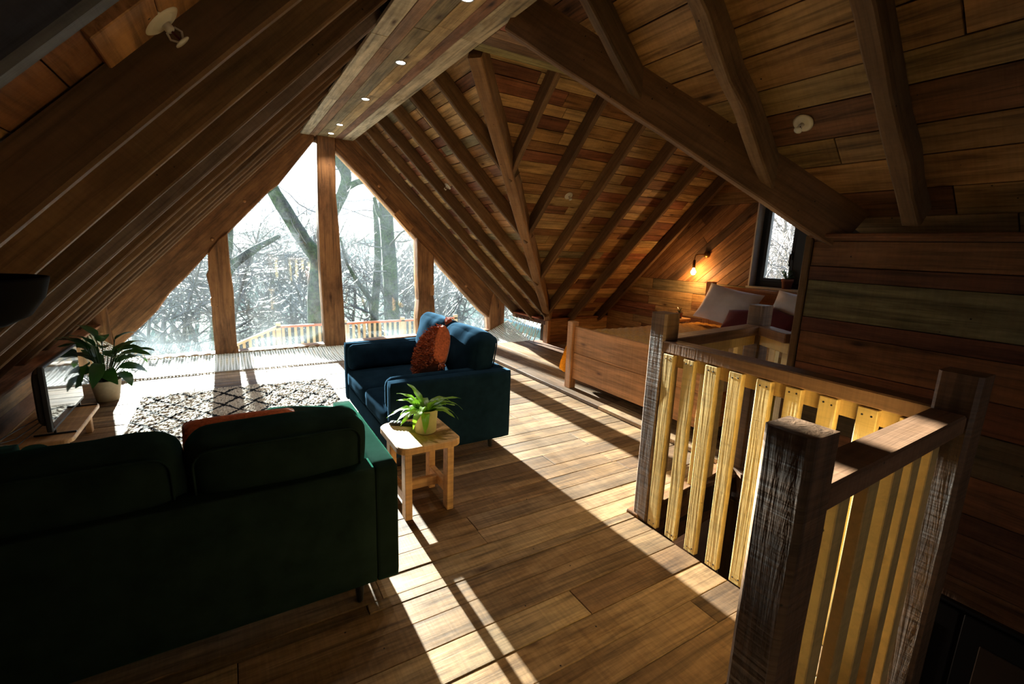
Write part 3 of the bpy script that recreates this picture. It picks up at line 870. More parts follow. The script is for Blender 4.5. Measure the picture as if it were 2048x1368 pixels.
wbx('frame', WY0 + .075, WY1 - .075, WZ0, WZ0 + .07, f0, f1, 'anth')
wbx('frame', WY0 + .075, WY1 - .075, WZ1 - .07, WZ1 - .01, f0, f1, 'anth')
ym = 3.22
wbx('mullion', ym - .06, ym + .06, WZ0 + .07, WZ1 - .07, f0 - .015, f1, 'anth')
for (a, b2) in ((ym + .06, WY1 - .075), (WY0 + .075, ym - .06)):
    wbx('sash', a, a + .045, WZ0 + .07, WZ1 - .07, f0 - .01, f1 - .01, 'anth')
    wbx('sash', b2 - .045, b2, WZ0 + .07, WZ1 - .07, f0 - .01, f1 - .01, 'anth')
    wbx('sash', a + .045, b2 - .045, WZ0 + .07, WZ0 + .115, f0 - .01, f1 - .01, 'anth')
    wbx('sash', a + .045, b2 - .045, WZ1 - .115, WZ1 - .07, f0 - .01, f1 - .01, 'anth')
    wbx('pane', a + .04, b2 - .04, WZ0 + .11, WZ1 - .11, f0 + .02, f0 + .028, 'glass2', 0)
for yy, mt in ((ym + .085, 'black'), (ym - .085, 'chrome')):
    hb = MB().box(f0 - .024, f0 - .008, yy - .012, yy + .012, 1.62, 1.72, c=.003).tube([(f0 - .02, yy, 1.69), (f0 - .05, yy, 1.69), (f0 - .055, yy, 1.66), (f0 - .055, yy, 1.54)], .009, 8)
    hb.obj('handle', mt, win2, label='dark window handle' if mt == 'black' else 'shiny window handle')

# ---- stairwell: joists round the hole, lower storey
sw = empty('trim_1', kind='structure')
beam('joist', (2.12, 0.45, -0.27), (2.12, 1.9, -0.27), 0.05, 0.24, (0, 0, 1), 'beam', sw, S(96, 70, 48))
beam('joist', (2.1, 1.9, -0.20), (3.3, 2.06, -0.20), 0.09, 0.22, (0, 0, 1), 'beam', sw, S(150, 108, 74))
beam('joist', (2.1, 1.96, -0.42), (3.3, 2.1, -0.42), 0.09, 0.22, (0, 0, 1), 'beam', sw, S(110, 76, 54))
beam('joist', (3.33, 2.0, -0.20), (3.13, 1.6, -0.20), 0.09, 0.23, (0, 0, 1), 'beam', sw, S(120, 86, 60))
beam('joist', (0.98, .48, -0.24), (2.1, .48, -0.24), 0.05, 0.21, (0, 0, 1), 'beam', sw, S(96, 70, 48))
beam('storey_post', (3.2, 1.9, -2.5), (3.2, 1.9, -0.2), 0.1, 0.1, (1, 0, 0), 'beam', sw, S(110, 84, 60))
low = empty('wall_lower', kind='structure')
for i in range(7):
    MB().box(0, 2.2, 0, .02, 0, .29, c=.004).obj('lower_board', 'salmon', low, T(3.0, 3.6, -2.45 + i * .295))
MB().box(1.0, 5.4, 3.66, 3.76, -2.5, -.25).obj('wall_core', 'shell', low)
for nm_, bb in (('wall_lower_right', (5.3, 5.4, -2.2, 3.66, -2.5, -.25)), ('wall_lower_left', (.88, .97, -2.2, 3.66, -2.5, -.25)), ('wall_lower_back', (1.0, 5.3, -2.3, -2.2, -2.5, -.25))):
    tag(MB().box(*bb).obj(nm_, 'shell'), kind='structure')
MB().box(1.0, 5.4, -2.3, 3.76, -2.6, -2.5).obj('floor_lower', 'shell')
tag(bpy.data.objects['floor_lower'], kind='structure')
MB().box(3.25, 5.4, -2.3, 2.1, -.16, -.06).obj('ceiling_lower', 'shell')
tag(bpy.data.objects['ceiling_lower'], kind='structure')
st = empty('staircase', (1.0, 0, 0), label='dark timber stairs going down behind the near newel post', cat='stairs')
for i in range(7):
    MB().box(i * .25, i * .25 + .28, -.42, .44, -.2 * (i + 1) - .04, -.2 * (i + 1), c=.005).obj('tread', 'beam', st, color=S(70, 50, 36))
MB().add([(0, .44, -.2), (1.75, .44, -1.6), (1.75, .44, -1.85), (0, .44, -.45), (0, .47, -.2), (1.75, .47, -1.6), (1.75, .47, -1.85), (0, .47, -.45)],
         [(0, 1, 2, 3), (7, 6, 5, 4), (0, 4, 5, 1), (1, 5, 6, 2), (2, 6, 7, 3), (3, 7, 4, 0)]).obj('stringer', 'beam', st, color=S(64, 46, 34))
cb = empty('cupboard', (3.9, 0.3, -2.5), label='dark panelled cupboard on the lower floor below the stair wall', cat='cupboard')
MB().box(0, .5, -1.2, 1.2, 0, 2.0, c=.01).obj('carcass', 'black', cb)
for i in range(3):
    d = MB().box(-.025, 0, -1.18 + i * .79, -.41 + i * .79, .05, 1.95, c=.006).obj('door', 'black', cb)
    MB().box(-.035, -.025, -1.08 + i * .79, -.51 + i * .79, .2, 1.8, c=.008).obj('panel', 'shell', d)
    MB().box(-.055, -.035, -.46 + i * .79, -.45 + i * .79, .8, 1.3, c=.003).obj('handle', 'chrome', d)
cur = MB()
for i in range(25):
    cur.v += [(3.62 + i * .03, 3.52 + .03 * math.sin(i * 1.3), z) for z in (-2.4, -1.4, -.4)]
for i in range(24):
    for k in range(2):
        cur.f.append((i * 3 + k, i * 3 + 3 + k, i * 3 + 4 + k, i * 3 + 1 + k))
co = cur.obj('curtain', 'redcloth', smooth=True)
tag(co, 'dark red cloth hanging on the lower floor, seen through the stair balusters', 'curtain')

# ================================================================ STAIR RAILINGS
def newel(x, y, w, z0, z1, label, rz=0, mat='newel'):
    o = beam('newel_post', (x, y, z0), (x, y, z1), w, w, (1, 0, 0), mat, None, None, wane=0.002, segs=6, seed=int(x * 100), c=.008)
    o.matrix_world = T(x, y, 0) @ RZ(rz) @ T(-x - w / 2, -y, 0) @ o.matrix_world
    return tag(o, label, 'post')
newel(2.17, 1.85, .115, 0, 1.31, 'square rough newel post at the far left corner of the stair railing, beside the bed')
newel(1.01, .475, .105, -.2, 1.30, 'square newel post nearest the camera, dark rough face, holding the lit handrail')
newel(2.12, .51, .115, -.5, 1.29, 'tall dark newel post against the plank wall where two handrails meet')
newel(3.35, 1.985, .12, -.2, 1.30, 'square newel post in front of the pillows at the far corner of the stairwell')

def railing(name, label, a, b, zt, nb, side, hw=.11, hh=.065, bx=(.07, .035), z0=0.0, t0=.1, t1=.95, sub=True, yoff=None):
    """handrail from a to b (plan), balusters nailed to its side"""
    a, b = V((a[0], a[1], 0)), V((b[0], b[1], 0))
    L = (b - a).length
    ang = math.atan2((b - a).y, (b - a).x)
    r = empty(name, a, ang, label=label, cat='railing', group='stair railings')
    MB().box(0, L, -hw / 2, hw / 2, zt - hh, zt, c=.006).obj('handrail', 'rail', r)
    if sub:
        MB().box(0, L, -.02, .02, zt - hh - .075, zt - hh - .001, c=.003).obj('baluster_rail', 'pine', r)
    s = 1 if side > 0 else -1
    for i in range(nb):
        x = L * (t0 + (t1 - t0) * i / max(1, nb - 1)) + random.uniform(-.006, .006)
        yb = s * (.021 + bx[1] / 2) if yoff is None else yoff
        ba = MB().box(-bx[0] / 2, bx[0] / 2, -bx[1] / 2, bx[1] / 2, z0, zt - hh - .005, c=.003).obj('baluster', 'pine', r, T(x, yb, 0) @ RX(random.uniform(-.2, .2)))
        nm = MB()
        for dx in (-.016, .016):
            for zz in (zt - hh - .03, z0 + .03):
                nm.lathe([(.0045, 0), (.004, .0015), (0, .002)], 6, mw=T(dx, s * bx[1] / 2, zz + random.uniform(-.005, .005)) @ RX(-90 * s))
        nm.obj('nail', 'nail', ba, kind='stuff')
    return r
railing('stair_railing', 'long stair railing of pale yellow balusters under a brown handrail, along the open floor edge', (2.15, .56), (2.17, 1.80), 1.155, 9, 1, t0=.05, t1=.955)
railing('stair_railing', 'near stair railing running to the dark wall post, sunlit patches on its handrail', (1.06, .49), (2.07, .52), 1.155, 6, 1, hw=.1, t0=.10, t1=.95, z0=-.02, sub=False, yoff=.012)
railing('stair_railing', 'far short stair railing at the foot of the bed between two newel posts', (2.225, 1.87), (3.29, 1.98), 1.155, 5, 1, t0=.14, t1=.9, z0=.02)
railing('stair_railing', 'shortest stair railing running from the pillow side newel to the wall end', (3.32, 1.92), (3.17, 1.63), 1.155, 2, 1, t0=.3, t1=.75, z0=.02)

# ================================================================ FURNITURE
def rounded_rect(w, h, r, n=6):
    pts = []
    for cx, cy, a0 in ((w / 2 - r, h / 2 - r, 0), (-w / 2 + r, h / 2 - r, 90), (-w / 2 + r, -h / 2 + r, 180), (w / 2 - r, -h / 2 + r, 270)):
        for i in range(n + 1):
            a = math.radians(a0 + 90 * i / n)
            pts.append((cx + r * math.cos(a), cy + r * math.sin(a)))
    return pts

def sofa(loc, rz, mat, label, seed, cz=.7):
    """two-seater; local x along the back, local y towards the front, origin at the back on the floor"""
    W_, D_, hb_ = 1.56, 0.97, 0.70
    s = empty('sofa', loc, rz, label=label, cat='sofa')
    o = W_ / 2
    soft_box(W_ - .2, .13, hb_ - .14, .012, 8).obj('back_panel', mat, s, T(0, .065, .14 + (hb_ - .14) / 2), smooth=True)
    for sx in (-1, 1):
        soft_box(.105, D_, hb_ - .14, .014, 8).obj('side_panel', mat, s, T(sx * (o - .0525), D_ / 2, .14 + (hb_ - .14) / 2), smooth=True)
        soft_box(.13, .80, .25, .06, 10, (.004, 0, .006), .003, 6, seed).obj('arm_bolster', mat, s, T(sx * (o - .165), .565, .575), smooth=True)
    soft_box(W_ - .21, D_ - .14, .15, .015, 8).obj('seat_base', mat, s, T(0, .13 + (D_ - .14) / 2, .215), smooth=True)
    for sx in (-1, 1):
        soft_box(.665, .80, .175, .05, 12, (0, 0, .018), .004, 5, seed + sx).obj('seat_cushion', mat, s, T(sx * .336, .575, .37), smooth=True)
        bc = soft_box(.655, .20, .53, .075, 18, (.008, .035, .012), .012, 7, seed + sx * 3, 0)
        bc.obj('back_cushion', mat, s, T(sx * .333, .19, cz) @ RX(10), smooth=True)
    for sx in (-1, 1):
        pp = [(x, -.10, z) for x, z in rounded_rect(.60, .475, .06, 5)]
        MB().tube(pp + pp[:1], .005, 6, cap=False).obj('piping', mat, s, T(sx * .333, .19, cz) @ RX(10), smooth=True)
    for sx in (-1, 1):
        for y in (.09, D_ - .1):
            MB().lathe([(.012, 0), (.015, .01), (.026, .14), (.026, .15)], 16).obj('leg', 'black', s, T(sx * (o - .165), y, 0), smooth=True)
    return s
sofa((-.20, 1.88, 0), 0, 'green', 'dark green velvet two-seater sofa seen from behind', 2, .662)
sofa((1.87, 3.84, 0), math.radians(90), 'blue', 'navy blue velvet two-seater sofa facing the rug, side on', 5, .712)

def cushion(name, w, h, t, mw, mat, label, seed=0, tufts=0, group=None):
    cu = empty(name, mw.translation, label=label, cat='cushion', group=group)
    cu.matrix_world = mw
    soft_box(w, h, t, min(t * .48, .05), 14, (-.02, -.02, t * .25), .006, 7, seed, .75).obj('cover', mat, cu, smooth=True)
    return cu
rc = cushion('cushion', .40, .40, .14, T(1.45, 3.70, .735) @ RZ(-95) @ RX(66) @ RZ(38), 'rust', 'shaggy rust brown cushion leaning on the navy sofa', 3)
def tuft_mesh(n, w, h, t, seed):
    rnd = random.Random(seed); mb = MB()
    for i in range(n):
        u, v = rnd.uniform(-1, 1), rnd.uniform(-1, 1)
        sgn = 1
        z = (t / 2 + t * .25 * (1 - u * u) * (1 - v * v)) * (1 - .75 * abs(u * v) ** 3) * sgn
        p = V((u * w / 2 * .97, v * h / 2 * .97, z))
        d = V((rnd.uniform(-1, 1), rnd.uniform(-1.4, .4), rnd.uniform(.4, 1) * sgn)).normalized() * rnd.uniform(.018, .038)
        a = V((rnd.uniform(-1, 1), rnd.uniform(-1, 1), 0)).normalized() * .004
        mb.add([p - a, p + a, p + d + a * .6, p + d - a * .6], [(0, 1, 2, 3)])
    return mb
tuft_mesh(2800, .40, .40, .14, 4).obj('pile', 'rust', rc, kind='stuff')
tb = MB(); rnd = random.Random(9)
for k, (cx, cy) in enumerate([(.2, .2), (-.2, .2), (.2, -.2)]):
    for i in range(40):
        d = V((cx, cy, 0)).normalized()
        p = V((cx, cy, 0)) * .97
        q = p + (d + V((rnd.uniform(-.5, .5), rnd.uniform(-.5, .5), rnd.uniform(-.4, .4)))).normalized() * rnd.uniform(.05, .085)
        tb.tube([p, (p + q) / 2 + V((0, 0, rnd.uniform(-.01, .01))), q], .003, 4)
tb.obj('tassel', 'rust', rc, kind='stuff')
# cushions on the green sofa seat (tops show above its back)
cushion('cushion', .5, .34, .14, T(.0, 2.44, .665) @ RX(52), 'rust', 'rust brown cushion on the green sofa, its edge showing over the back', 6)
cushion('cushion', .42, .40, .14, T(.25, 2.56, .60) @ RZ(-20) @ RX(42), 'green', 'green velvet cushion on the green sofa near its right arm', 8)

# side stool
stl = empty('side_stool', (.965, 2.68, 0), label='small pale wooden stool holding a potted plant between the sofas', cat='stool')
MB().prism(rounded_rect(.40, .46, .07), .445, .485, .006).obj('top', 'stool', stl)
for sx in (-1, 1):
    for sy in (-1, 1):
        MB().box(-.022, .022, -.035, .035, 0, .445, c=.004).obj('leg', 'stool', stl, T(sx * .135, sy * .155, 0))
    MB().box(-.02, .02, -.155, .155, .10, .165, c=.004).obj('stretcher', 'stool', stl, T(sx * .135, 0, .0))
MB().box(-.135, .135, -.02, .02, .10, .16, c=.004).obj('stretcher', 'stool', stl)
MB().box(-.135, .135, -.15, .15, .41, .445, c=.004).obj('apron', 'stool', stl)
rm = empty('remote_control', (.90, 2.83, .486), math.radians(-35), label='black remote control lying on the stool behind the pot', cat='remote')
MB().box(-.08, .08, -.022, .022, 0, .018, c=.004).obj('case', 'blackmat', rm)
for i in range(6):
    for j in range(3):
        MB().box(-.005, .005, -.004, .004, 0, .003, c=.001).obj('button', 'nail', rm, T(-.06 + i * .022, -.012 + j * .012, .018))

def blade(L, w, bend, fold=.2, n=9, wavy=0.0, point=1.0, m=4, seed=0, base=0.25):
    """leaf along +x, arching down by 'bend' radians in all"""
    rnd = random.Random(seed)
    mb = MB()
    x, z, a = 0.0, 0.0, 0.0
    ph = rnd.uniform(0, 6)
    for i in range(n + 1):
        t = i / n
        ww = w * (math.sin(math.pi * min(1, t ** .8 * .97 + .015)) ** point) * .5 + w * .5 * base * (1 - t) ** 3
        for j in range(m + 1):
            u = -1 + 2 * j / m
            mb.v.append((x - math.sin(a) * fold * abs(u) * ww * 0, u * ww, z + fold * abs(u) * ww + wavy * math.sin(t * 16 + ph + (2 if u > 0 else 0)) * abs(u)))
        a += bend / n
        x += math.cos(a) * L / n
        z -= math.sin(a) * L / n
    for i in range(n):
        for j in range(m):
            k = i * (m + 1) + j
            mb.f.append((k, k + m + 1, k + m + 2, k + 1))
    return mb

# potted fern on the stool
pf = empty('potted_fern', (1.0, 2.66, .486), label='bright green potted fern in a pale celadon pot on the stool', cat='plant')
MB().lathe([(0, 0), (.06, 0), (.066, .006), (.076, .15), (.078, .155), (.072, .155), (.068, .13), (0, .13)], 32).obj('pot', 'potgreen', pf, smooth=True)
MB().lathe([(0, .125), (.069, .125), (.069, .132), (.03, .138), (0, .14)], 20).obj('soil', 'soil', pf, smooth=True)
rnd = random.Random(14)
for i in range(26):
    az = 360 * i / 26 * 2.6 + rnd.uniform(-14, 14)
    el = rnd.uniform(25, 72)
    L = rnd.uniform(.17, .27)
    blade(L, rnd.uniform(.035, .05), rnd.uniform(1.0, 2.1), .25, 10, .006, .8, 4, i).obj('leaf', 'fern', pf, T(0, 0, .135) @ RZ(az) @ T(.018, 0, 0) @ RY(-el), smooth=True)

# peace lily by the television
pl = empty('potted_lily', (-1.14, 5.93, 0), label='large dark green peace lily in a grey pot on the floor by the window net', cat='plant')
MB().lathe([(0, 0), (.085, 0), (.092, .01), (.125, .21), (.128, .22), (.118, .22), (.112, .19), (0, .19)], 32).obj('pot', 'potgrey', pl, smooth=True)
MB().lathe([(0, .18), (.112, .18), (.112, .192), (.05, .2), (0, .2)], 20).obj('soil', 'soil', pl, smooth=True)
rnd = random.Random(23)
for i in range(30):
    az = 137.5 * i + rnd.uniform(-15, 15)
    el = rnd.uniform(35, 80)
    if math.cos(math.radians(az)) < -.45:      # no room for long leaves under the slope
        el = rnd.uniform(72, 86)
    Ls = rnd.uniform(.16, .46)
    d = V((math.cos(math.radians(el)), 0, math.sin(math.radians(el))))
    tip = V((.02, 0, 0)) + d * Ls
    s_ = MB().tube([(.02, 0, 0), tuple(V((.02, 0, 0)) + d * Ls * .5 + V((0, 0, .01))), tuple(tip)], .0045, 6)
    base = T(0, 0, .19) @ RZ(az)
    so = s_.obj('stem', 'lily', pl, base, smooth=True)
    blade(rnd.uniform(.22, .32), rnd.uniform(.10, .145), rnd.uniform(.7, 1.6), .18, 9, .004, .85, 4, i).obj('leaf', 'lily', pl, base @ T(*tip) @ RY(-(el - rnd.uniform(15, 40))) @ RX(rnd.uniform(-25, 25)), smooth=True)

# television and its bench
tvb = empty('television_bench', (-1.235, 4.66, 0), label='low wooden bench with rounded corners under the television', cat='bench')
MB().prism(rounded_rect(.40, .88, .06), .19, .22, .006).obj('top', 'stool', tvb)
for sy in (-1, 1):
    for sx in (-1, 1):
        MB().box(-.02, .02, -.03, .03, 0, .19, c=.004).obj('leg', 'stool', tvb, T(sx * .13, sy * .33, 0))
    MB().box(-.13, .13, -.018, .018, .07, .12, c=.003).obj('stretcher', 'stool', tvb, T(0, sy * .33, 0))
tv = empty('television', (-1.14, 4.70, .22), label='black flat television on the low bench, screen mirroring the floor', cat='television')
MB().box(-.035, .0, -.42, .42, .045, .52, c=.006).obj('housing', 'blackmat', tv)
MB().prism(rounded_rect(.80, .42, .09), 0, .045, .014, mw=Matrix(((0, 0, -1, -.034), (1, 0, 0, 0), (0, 1, 0, .28), (0, 0, 0, 1)))).obj('back_cover', 'blackmat', tv)
MB().box(.0, .002, -.405, .405, .07, .506).obj('screen', 'screen', tv)
for s_ in (-1, 1):
    ft = MB().box(-.13, .10, -.008, .008, 0, .012, c=.003).box(-.022, -.008, -.008, .008, .01, .06, c=.002)
    ft.obj('foot', 'black', tv, T(0, s_ * .33, 0))
# cables behind the television
cbm = MB()
for k in range(3):
    y = 4.2 - k * .12
    cbm.tube([(-1.19, 4.35 + k * .03, .38 - k * .03), (-1.28, 4.1, .36 - k * .05), (-1.40, 3.75 + .1 * k, .33 + .02 * k), (-1.47, 3.45, .28 - .06 * k), (-1.47, 3.3 - .1 * k, .1)], .004, 6)
tag(cbm.obj('power_cable', 'black', smooth=True), 'black cables trailing from the television to the plank wall', 'cable')

# rug
def rug_mesh():
    mb = MB(); nx, ny = 190, 110
    x0, x1, y0, y1 = -.87, .93, 3.55, 5.86
    for j in range(ny + 1):
        for i in range(nx + 1):
            u, v = i / nx, j / ny
            p = V((x0 + (x1 - x0) * u, y0 + (y1 - y0) * v, 0))
            z = .014 + .011 * noise.noise(p * 38) + .008 * noise.noise(p * 90)
            if i in (0, nx) or j in (0, ny): z = .002
            q = noise.noise_vector(p * 9) * .008
            mb.v.append((p.x + q.x - .03, p.y + q.y - 4.7, max(z, .003)))
    for j in range(ny):
        for i in range(nx):
            k = j * (nx + 1) + i
            mb.f.append((k, k + 1, k + nx + 2, k + nx + 1))
    return mb
rg = empty('rug', (.03, 4.7, 0), label='shaggy cream rug with a black diamond lattice on the floor', cat='rug')
rug_mesh().obj('pile', 'rug', rg, smooth=False)
fr_ = MB(); rnd = random.Random(6)
for i in range(220):
    x = -.9 + 1.8 * i / 219
    for sgn, yy in ((1, 1.16), (-1, -1.15)):
        q = rnd.uniform(-.02, .02)
        fr_.tube([(x, yy - .01 * sgn, .012), (x + q * .5, yy + .025 * sgn, .016), (x + q, yy + rnd.uniform(.04, .065) * sgn, .004)], .0028, 4, cap=False)
fr_.obj('fringe', 'rope', rg, kind='stuff')
fb_ = MB()
for i in range(500):
    y = -1.15 + 2.3 * i / 499
    for sgn in (-1, 1):
        p = V((sgn * .885, y, .016))
        q = p + V((sgn * rnd.uniform(.01, .035), rnd.uniform(-.015, .015), rnd.uniform(-.008, .012)))
        fb_.add([p - V((0, .003, 0)), p + V((0, .003, 0)), q], [(0, 1, 2)])
fb_.obj('black_edge', 'blackmat', rg, kind='stuff', label='black shaggy side edge')

# bed
BX0, BX1, BY0, BY1 = 3.36, 5.80, 2.32, 4.18
bed = empty('bed', (BX0, 3.25, .045), label='wide plank bed with a mustard quilt under the sloping boards', cat='bed')
bi = T(-BX0, -3.25, -.045)
def bbx(name, x0, x1, y0, y1, z0, z1, mat='furn', c=.006, ax='x', wig=0):
    cx, cy = (x0, (y0 + y1) / 2)
    if ax == 'y':      # long axis along y: local x along y
        L = y1 - y0
        return MB().box(0, L, -(x1 - x0) / 2, (x1 - x0) / 2, z0 - z0, z1 - z0, c=c).obj(name, mat, bed, bi @ Matrix(((0, -1, 0, (x0 + x1) / 2), (1, 0, 0, y0), (0, 0, 1, z0), (0, 0, 0, 1))))
    if ax == 'z':
        return beam(name, (x0, (y0 + y1) / 2, z0), (x0, (y0 + y1) / 2, z1), y1 - y0, x1 - x0, (1, 0, 0), mat, None, None, c=c)
    return MB().box(0, x1 - x0, -(y1 - y0) / 2, (y1 - y0) / 2, 0, z1 - z0, c=c).obj(name, mat, bed, bi @ T(x0, (y0 + y1) / 2, z0))
bbx('footboard', BX0 + .01, BX0 + .05, BY0 + .04, BY1 - .03, .48, .79, ax='y')
bbx('footboard', BX0 + .01, BX0 + .05, BY0 + .04, BY1 - .03, .17, .476, ax='y')
for y in (BY1 - .03, BY0 - .04):
    p = bbx('leg', BX0 - .02, BX0 + .07, y, y + .1, .045, .84, ax='z')
    p.parent = bed; p.matrix_world = bi @ p.matrix_world if False else p.matrix_world; p.matrix_parent_inverse = bi
for y in (BY0 - .02, BY1 - .02):
    bbx('side_board', BX0 + .05, BX1, y, y + .04, .2, .5)
bbx('headboard', BX1 - .01, BX1 + .04, BY0 - .1, BY1 - .02, .95, 1.235, ax='y')
bbx('headboard', BX1 - .01, BX1 + .04, BY0 - .1, BY1 - .02, .3, .946, ax='y')
for y in (BY1 - .02, BY0 - .14):
    p = bbx('leg', BX1 - .02, BX1 + .08, y, y + .1, .045, 1.28, ax='z')
    p.parent = bed; p.matrix_parent_inverse = bi
soft_box(2.36, 1.82, .3, .06, 10).obj('mattress', 'cotton', bed, bi @ T(4.58, 3.25, .54), smooth=True)
qm = MB(); nx, ny = 130, 120
for j in range(ny + 1):
    s_ = -1.5 + 3.0 * j / ny        # arc length across the bed
    for i in range(nx + 1):
        x = BX0 + .06 + 2.16 * i / nx
        half = .93
        drop = max(0, abs(s_) - half)
        dl = min(drop, .54 + .03 * math.sin(x * 9) + .02 * math.sin(x * 31))
        y = (min(abs(s_), half) + (.03 + .27 * min(1, drop * 2.2) ** .7) * (drop > 0)) * (1 if s_ > 0 else -1)
        z = .715 + .01 * noise.noise(V((x * 4, s_ * 4, 0))) - dl
        # quilted puffs
        q = abs(math.sin(x * 26 + s_ * 26)) * abs(math.sin(x * 26 - s_ * 26))
        if drop == 0: z += .014 * q ** .5
        else: y += (.014 * q ** .5 + .03 * math.sin(x * 14) * min(1, drop * 3)) * (1 if s_ > 0 else -1)
        qm.v.append((x - BX0, y, z - .045))
for j in range(ny):
    for i in range(nx):
        k = j * (nx + 1) + i
        qm.f.append((k, k + 1, k + nx + 2, k + nx + 1))
qm.obj('quilt', 'mustard', bed, smooth=True)

def pillow_mesh(w, h, t, seed=0, n=18):
    mb = MB()
    for sg in (1, -1):
        for j in range(n + 1):
            for i in range(n + 1):
                u, v = -1 + 2 * i / n, -1 + 2 * j / n
                x = u * w / 2 * (1 - .07 * (1 - v * v)); y = v * h / 2 * (1 - .08 * (1 - u * u))
                z = sg * t / 2 * max(0, (1 - u ** 4) * (1 - v ** 4)) ** .55
                q = noise.noise_vector(V((x * 7 + seed, y * 7, sg))) * .012 * (1 - max(abs(u), abs(v)) ** 6)
                mb.v.append((x + q.x, y + q.y, z + q.z))
    m_ = (n + 1) ** 2
    for sg in (0, 1):
        for j in range(n):
            for i in range(n):
                k = sg * m_ + j * (n + 1) + i
                f = (k, k + 1, k + n + 2, k + n + 1)
                mb.f.append(f if sg == 0 else f[::-1])
    return mb
def pillow(w, h, t, mw, mat, label, seed, cat='pillow', group=None):
    ob = pillow_mesh(w, h, t, seed).obj('pillow' if cat == 'pillow' else 'cushion', mat, None, mw, smooth=True)
    return tag(ob, label, cat, group)
pillow(.78, .52, .15, T(5.55, 3.74, 1.0) @ RZ(-90) @ RZ(4) @ RX(62) @ RZ(-8), 'cotton', 'white pillow leaning on the headboard, nearer the wall lamp', 3, group='white pillows on the bed')
pillow(.78, .52, .15, T(5.58, 2.82, 1.0) @ RZ(-90) @ RX(62) @ RZ(-5), 'cotton', 'white pillow leaning below the window, partly behind the wall end', 5, group='white pillows on the bed')
pillow(.44, .36, .14, T(5.30, 3.36, .87) @ RZ(-90) @ RX(46) @ RZ(8), 'plum', 'plum red cushion in front of the white pillows, the larger shown', 7, 'cushion', 'plum cushions on the bed')
pillow(.44, .34, .13, T(5.40, 2.98, .90) @ RZ(-90) @ RX(50) @ RZ(-14), 'plum', 'plum red cushion behind the newel post, corner peeping out beside it', 9, 'cushion', 'plum cushions on the bed')

# bedside stool with a small dark plant
bst = empty('bedside_stool', (5.55, 4.52, .045), label='little wooden bedside stool between bed and sloping roof', cat='stool')
MB().prism(rounded_rect(.3, .3, .04), .66, .69, .005).obj('top', 'stool', bst)
for sx in (-1, 1):
    for sy in (-1, 1):
        MB().box(-.02, .02, -.02, .02, 0, .66, c=.003).obj('leg', 'stool', bst, T(sx * .11, sy * .11, 0))
bp_ = empty('bedside_plant', (5.55, 4.48, .736), label='small spiky dark plant on the bedside stool, behind the far newel', cat='plant')
MB().lathe([(0, 0), (.035, 0), (.05, .08), (.046, .08), (0, .07)], 20).obj('pot', 'terra', bp_, smooth=True)
rnd = random.Random(3)
for i in range(14):
    blade(rnd.uniform(.08, .14), .014, rnd.uniform(.5, 1.2), .2, 6, 0, .6, 2, i).obj('leaf', 'darkleaf', bp_, T(0, 0, .07) @ RZ(i * 137) @ RY(-rnd.uniform(20, 75)), smooth=True)

# pot plant on the window sill
wp = empty('sill_plant', (6.02, 3.27, WZ0), label='small jade plant in a terracotta pot on the bedroom window sill', cat='plant')
MB().lathe([(0, 0), (.05, 0), (.062, .09), (.07, .09), (.07, .125), (.06, .125), (.056, .1), (0, .1)], 24).obj('pot', 'terra', wp, smooth=True)
rnd = random.Random(17)
for i in range(6):
    d = V((rnd.uniform(-.5, .5), rnd.uniform(-.7, .7), 1)).normalized()
    L = rnd.uniform(.07, .16)
    MB().tube([(0, 0, .09), tuple(V((0, 0, .09)) + d * L)], .006, 6).obj('stem', 'jade', wp, smooth=True)
    for k in range(5):
        c_ = V((0, 0, .09)) + d * L * (1 - .13 * k)
        blade(rnd.uniform(.04, .06), .034, .6, .3, 5, 0, .7, 2, k).obj('leaf', 'jade', wp, T(*c_) @ RZ(rnd.uniform(0, 360)) @ RY(-rnd.uniform(0, 50)), smooth=True)

# wall lamp
wlp = empty('wall_lamp', (XE, 4.46, 1.65), label='brass wall lamp with a bare glowing bulb on the diagonal boards', cat='lamp')
MB().lathe([(.05, 0), (.05, .012), (.04, .03), (.018, .042), (0, .044)], 24).obj('rosette', 'brass', wlp, RY(-90), smooth=True)
MB().tube([(-.03, 0, 0), (-.10, .04, 0), (-.15, .07, -.005), (-.165, .08, -.03), (-.165, .08, -.09)], .008, 8).obj('arm', 'brass', wlp, smooth=True)
MB().lathe([(.012, 0), (.022, -.01), (.022, -.11), (.02, -.115), (0, -.115)], 20).obj('lamp_holder', 'brass', wlp, T(-.165, .08, -.08), smooth=True)
MB().lathe([(.012, 0), (.016, -.02), (.034, -.055), (.036, -.075), (.024, -.1), (0, -.108)], 20).obj('bulb', 'bulb', wlp, T(-.165, .08, -.19), smooth=True)
pl_d = bpy.data.lights.new('bulb_light', 'POINT'); pl_d.energy = 7; pl_d.color = (1.0, .52, .18); pl_d.shadow_soft_size = .04
plo = bpy.data.objects.new('bulb_light', pl_d); COL.objects.link(plo); plo.location = (XE - .165, 4.54, 1.33)

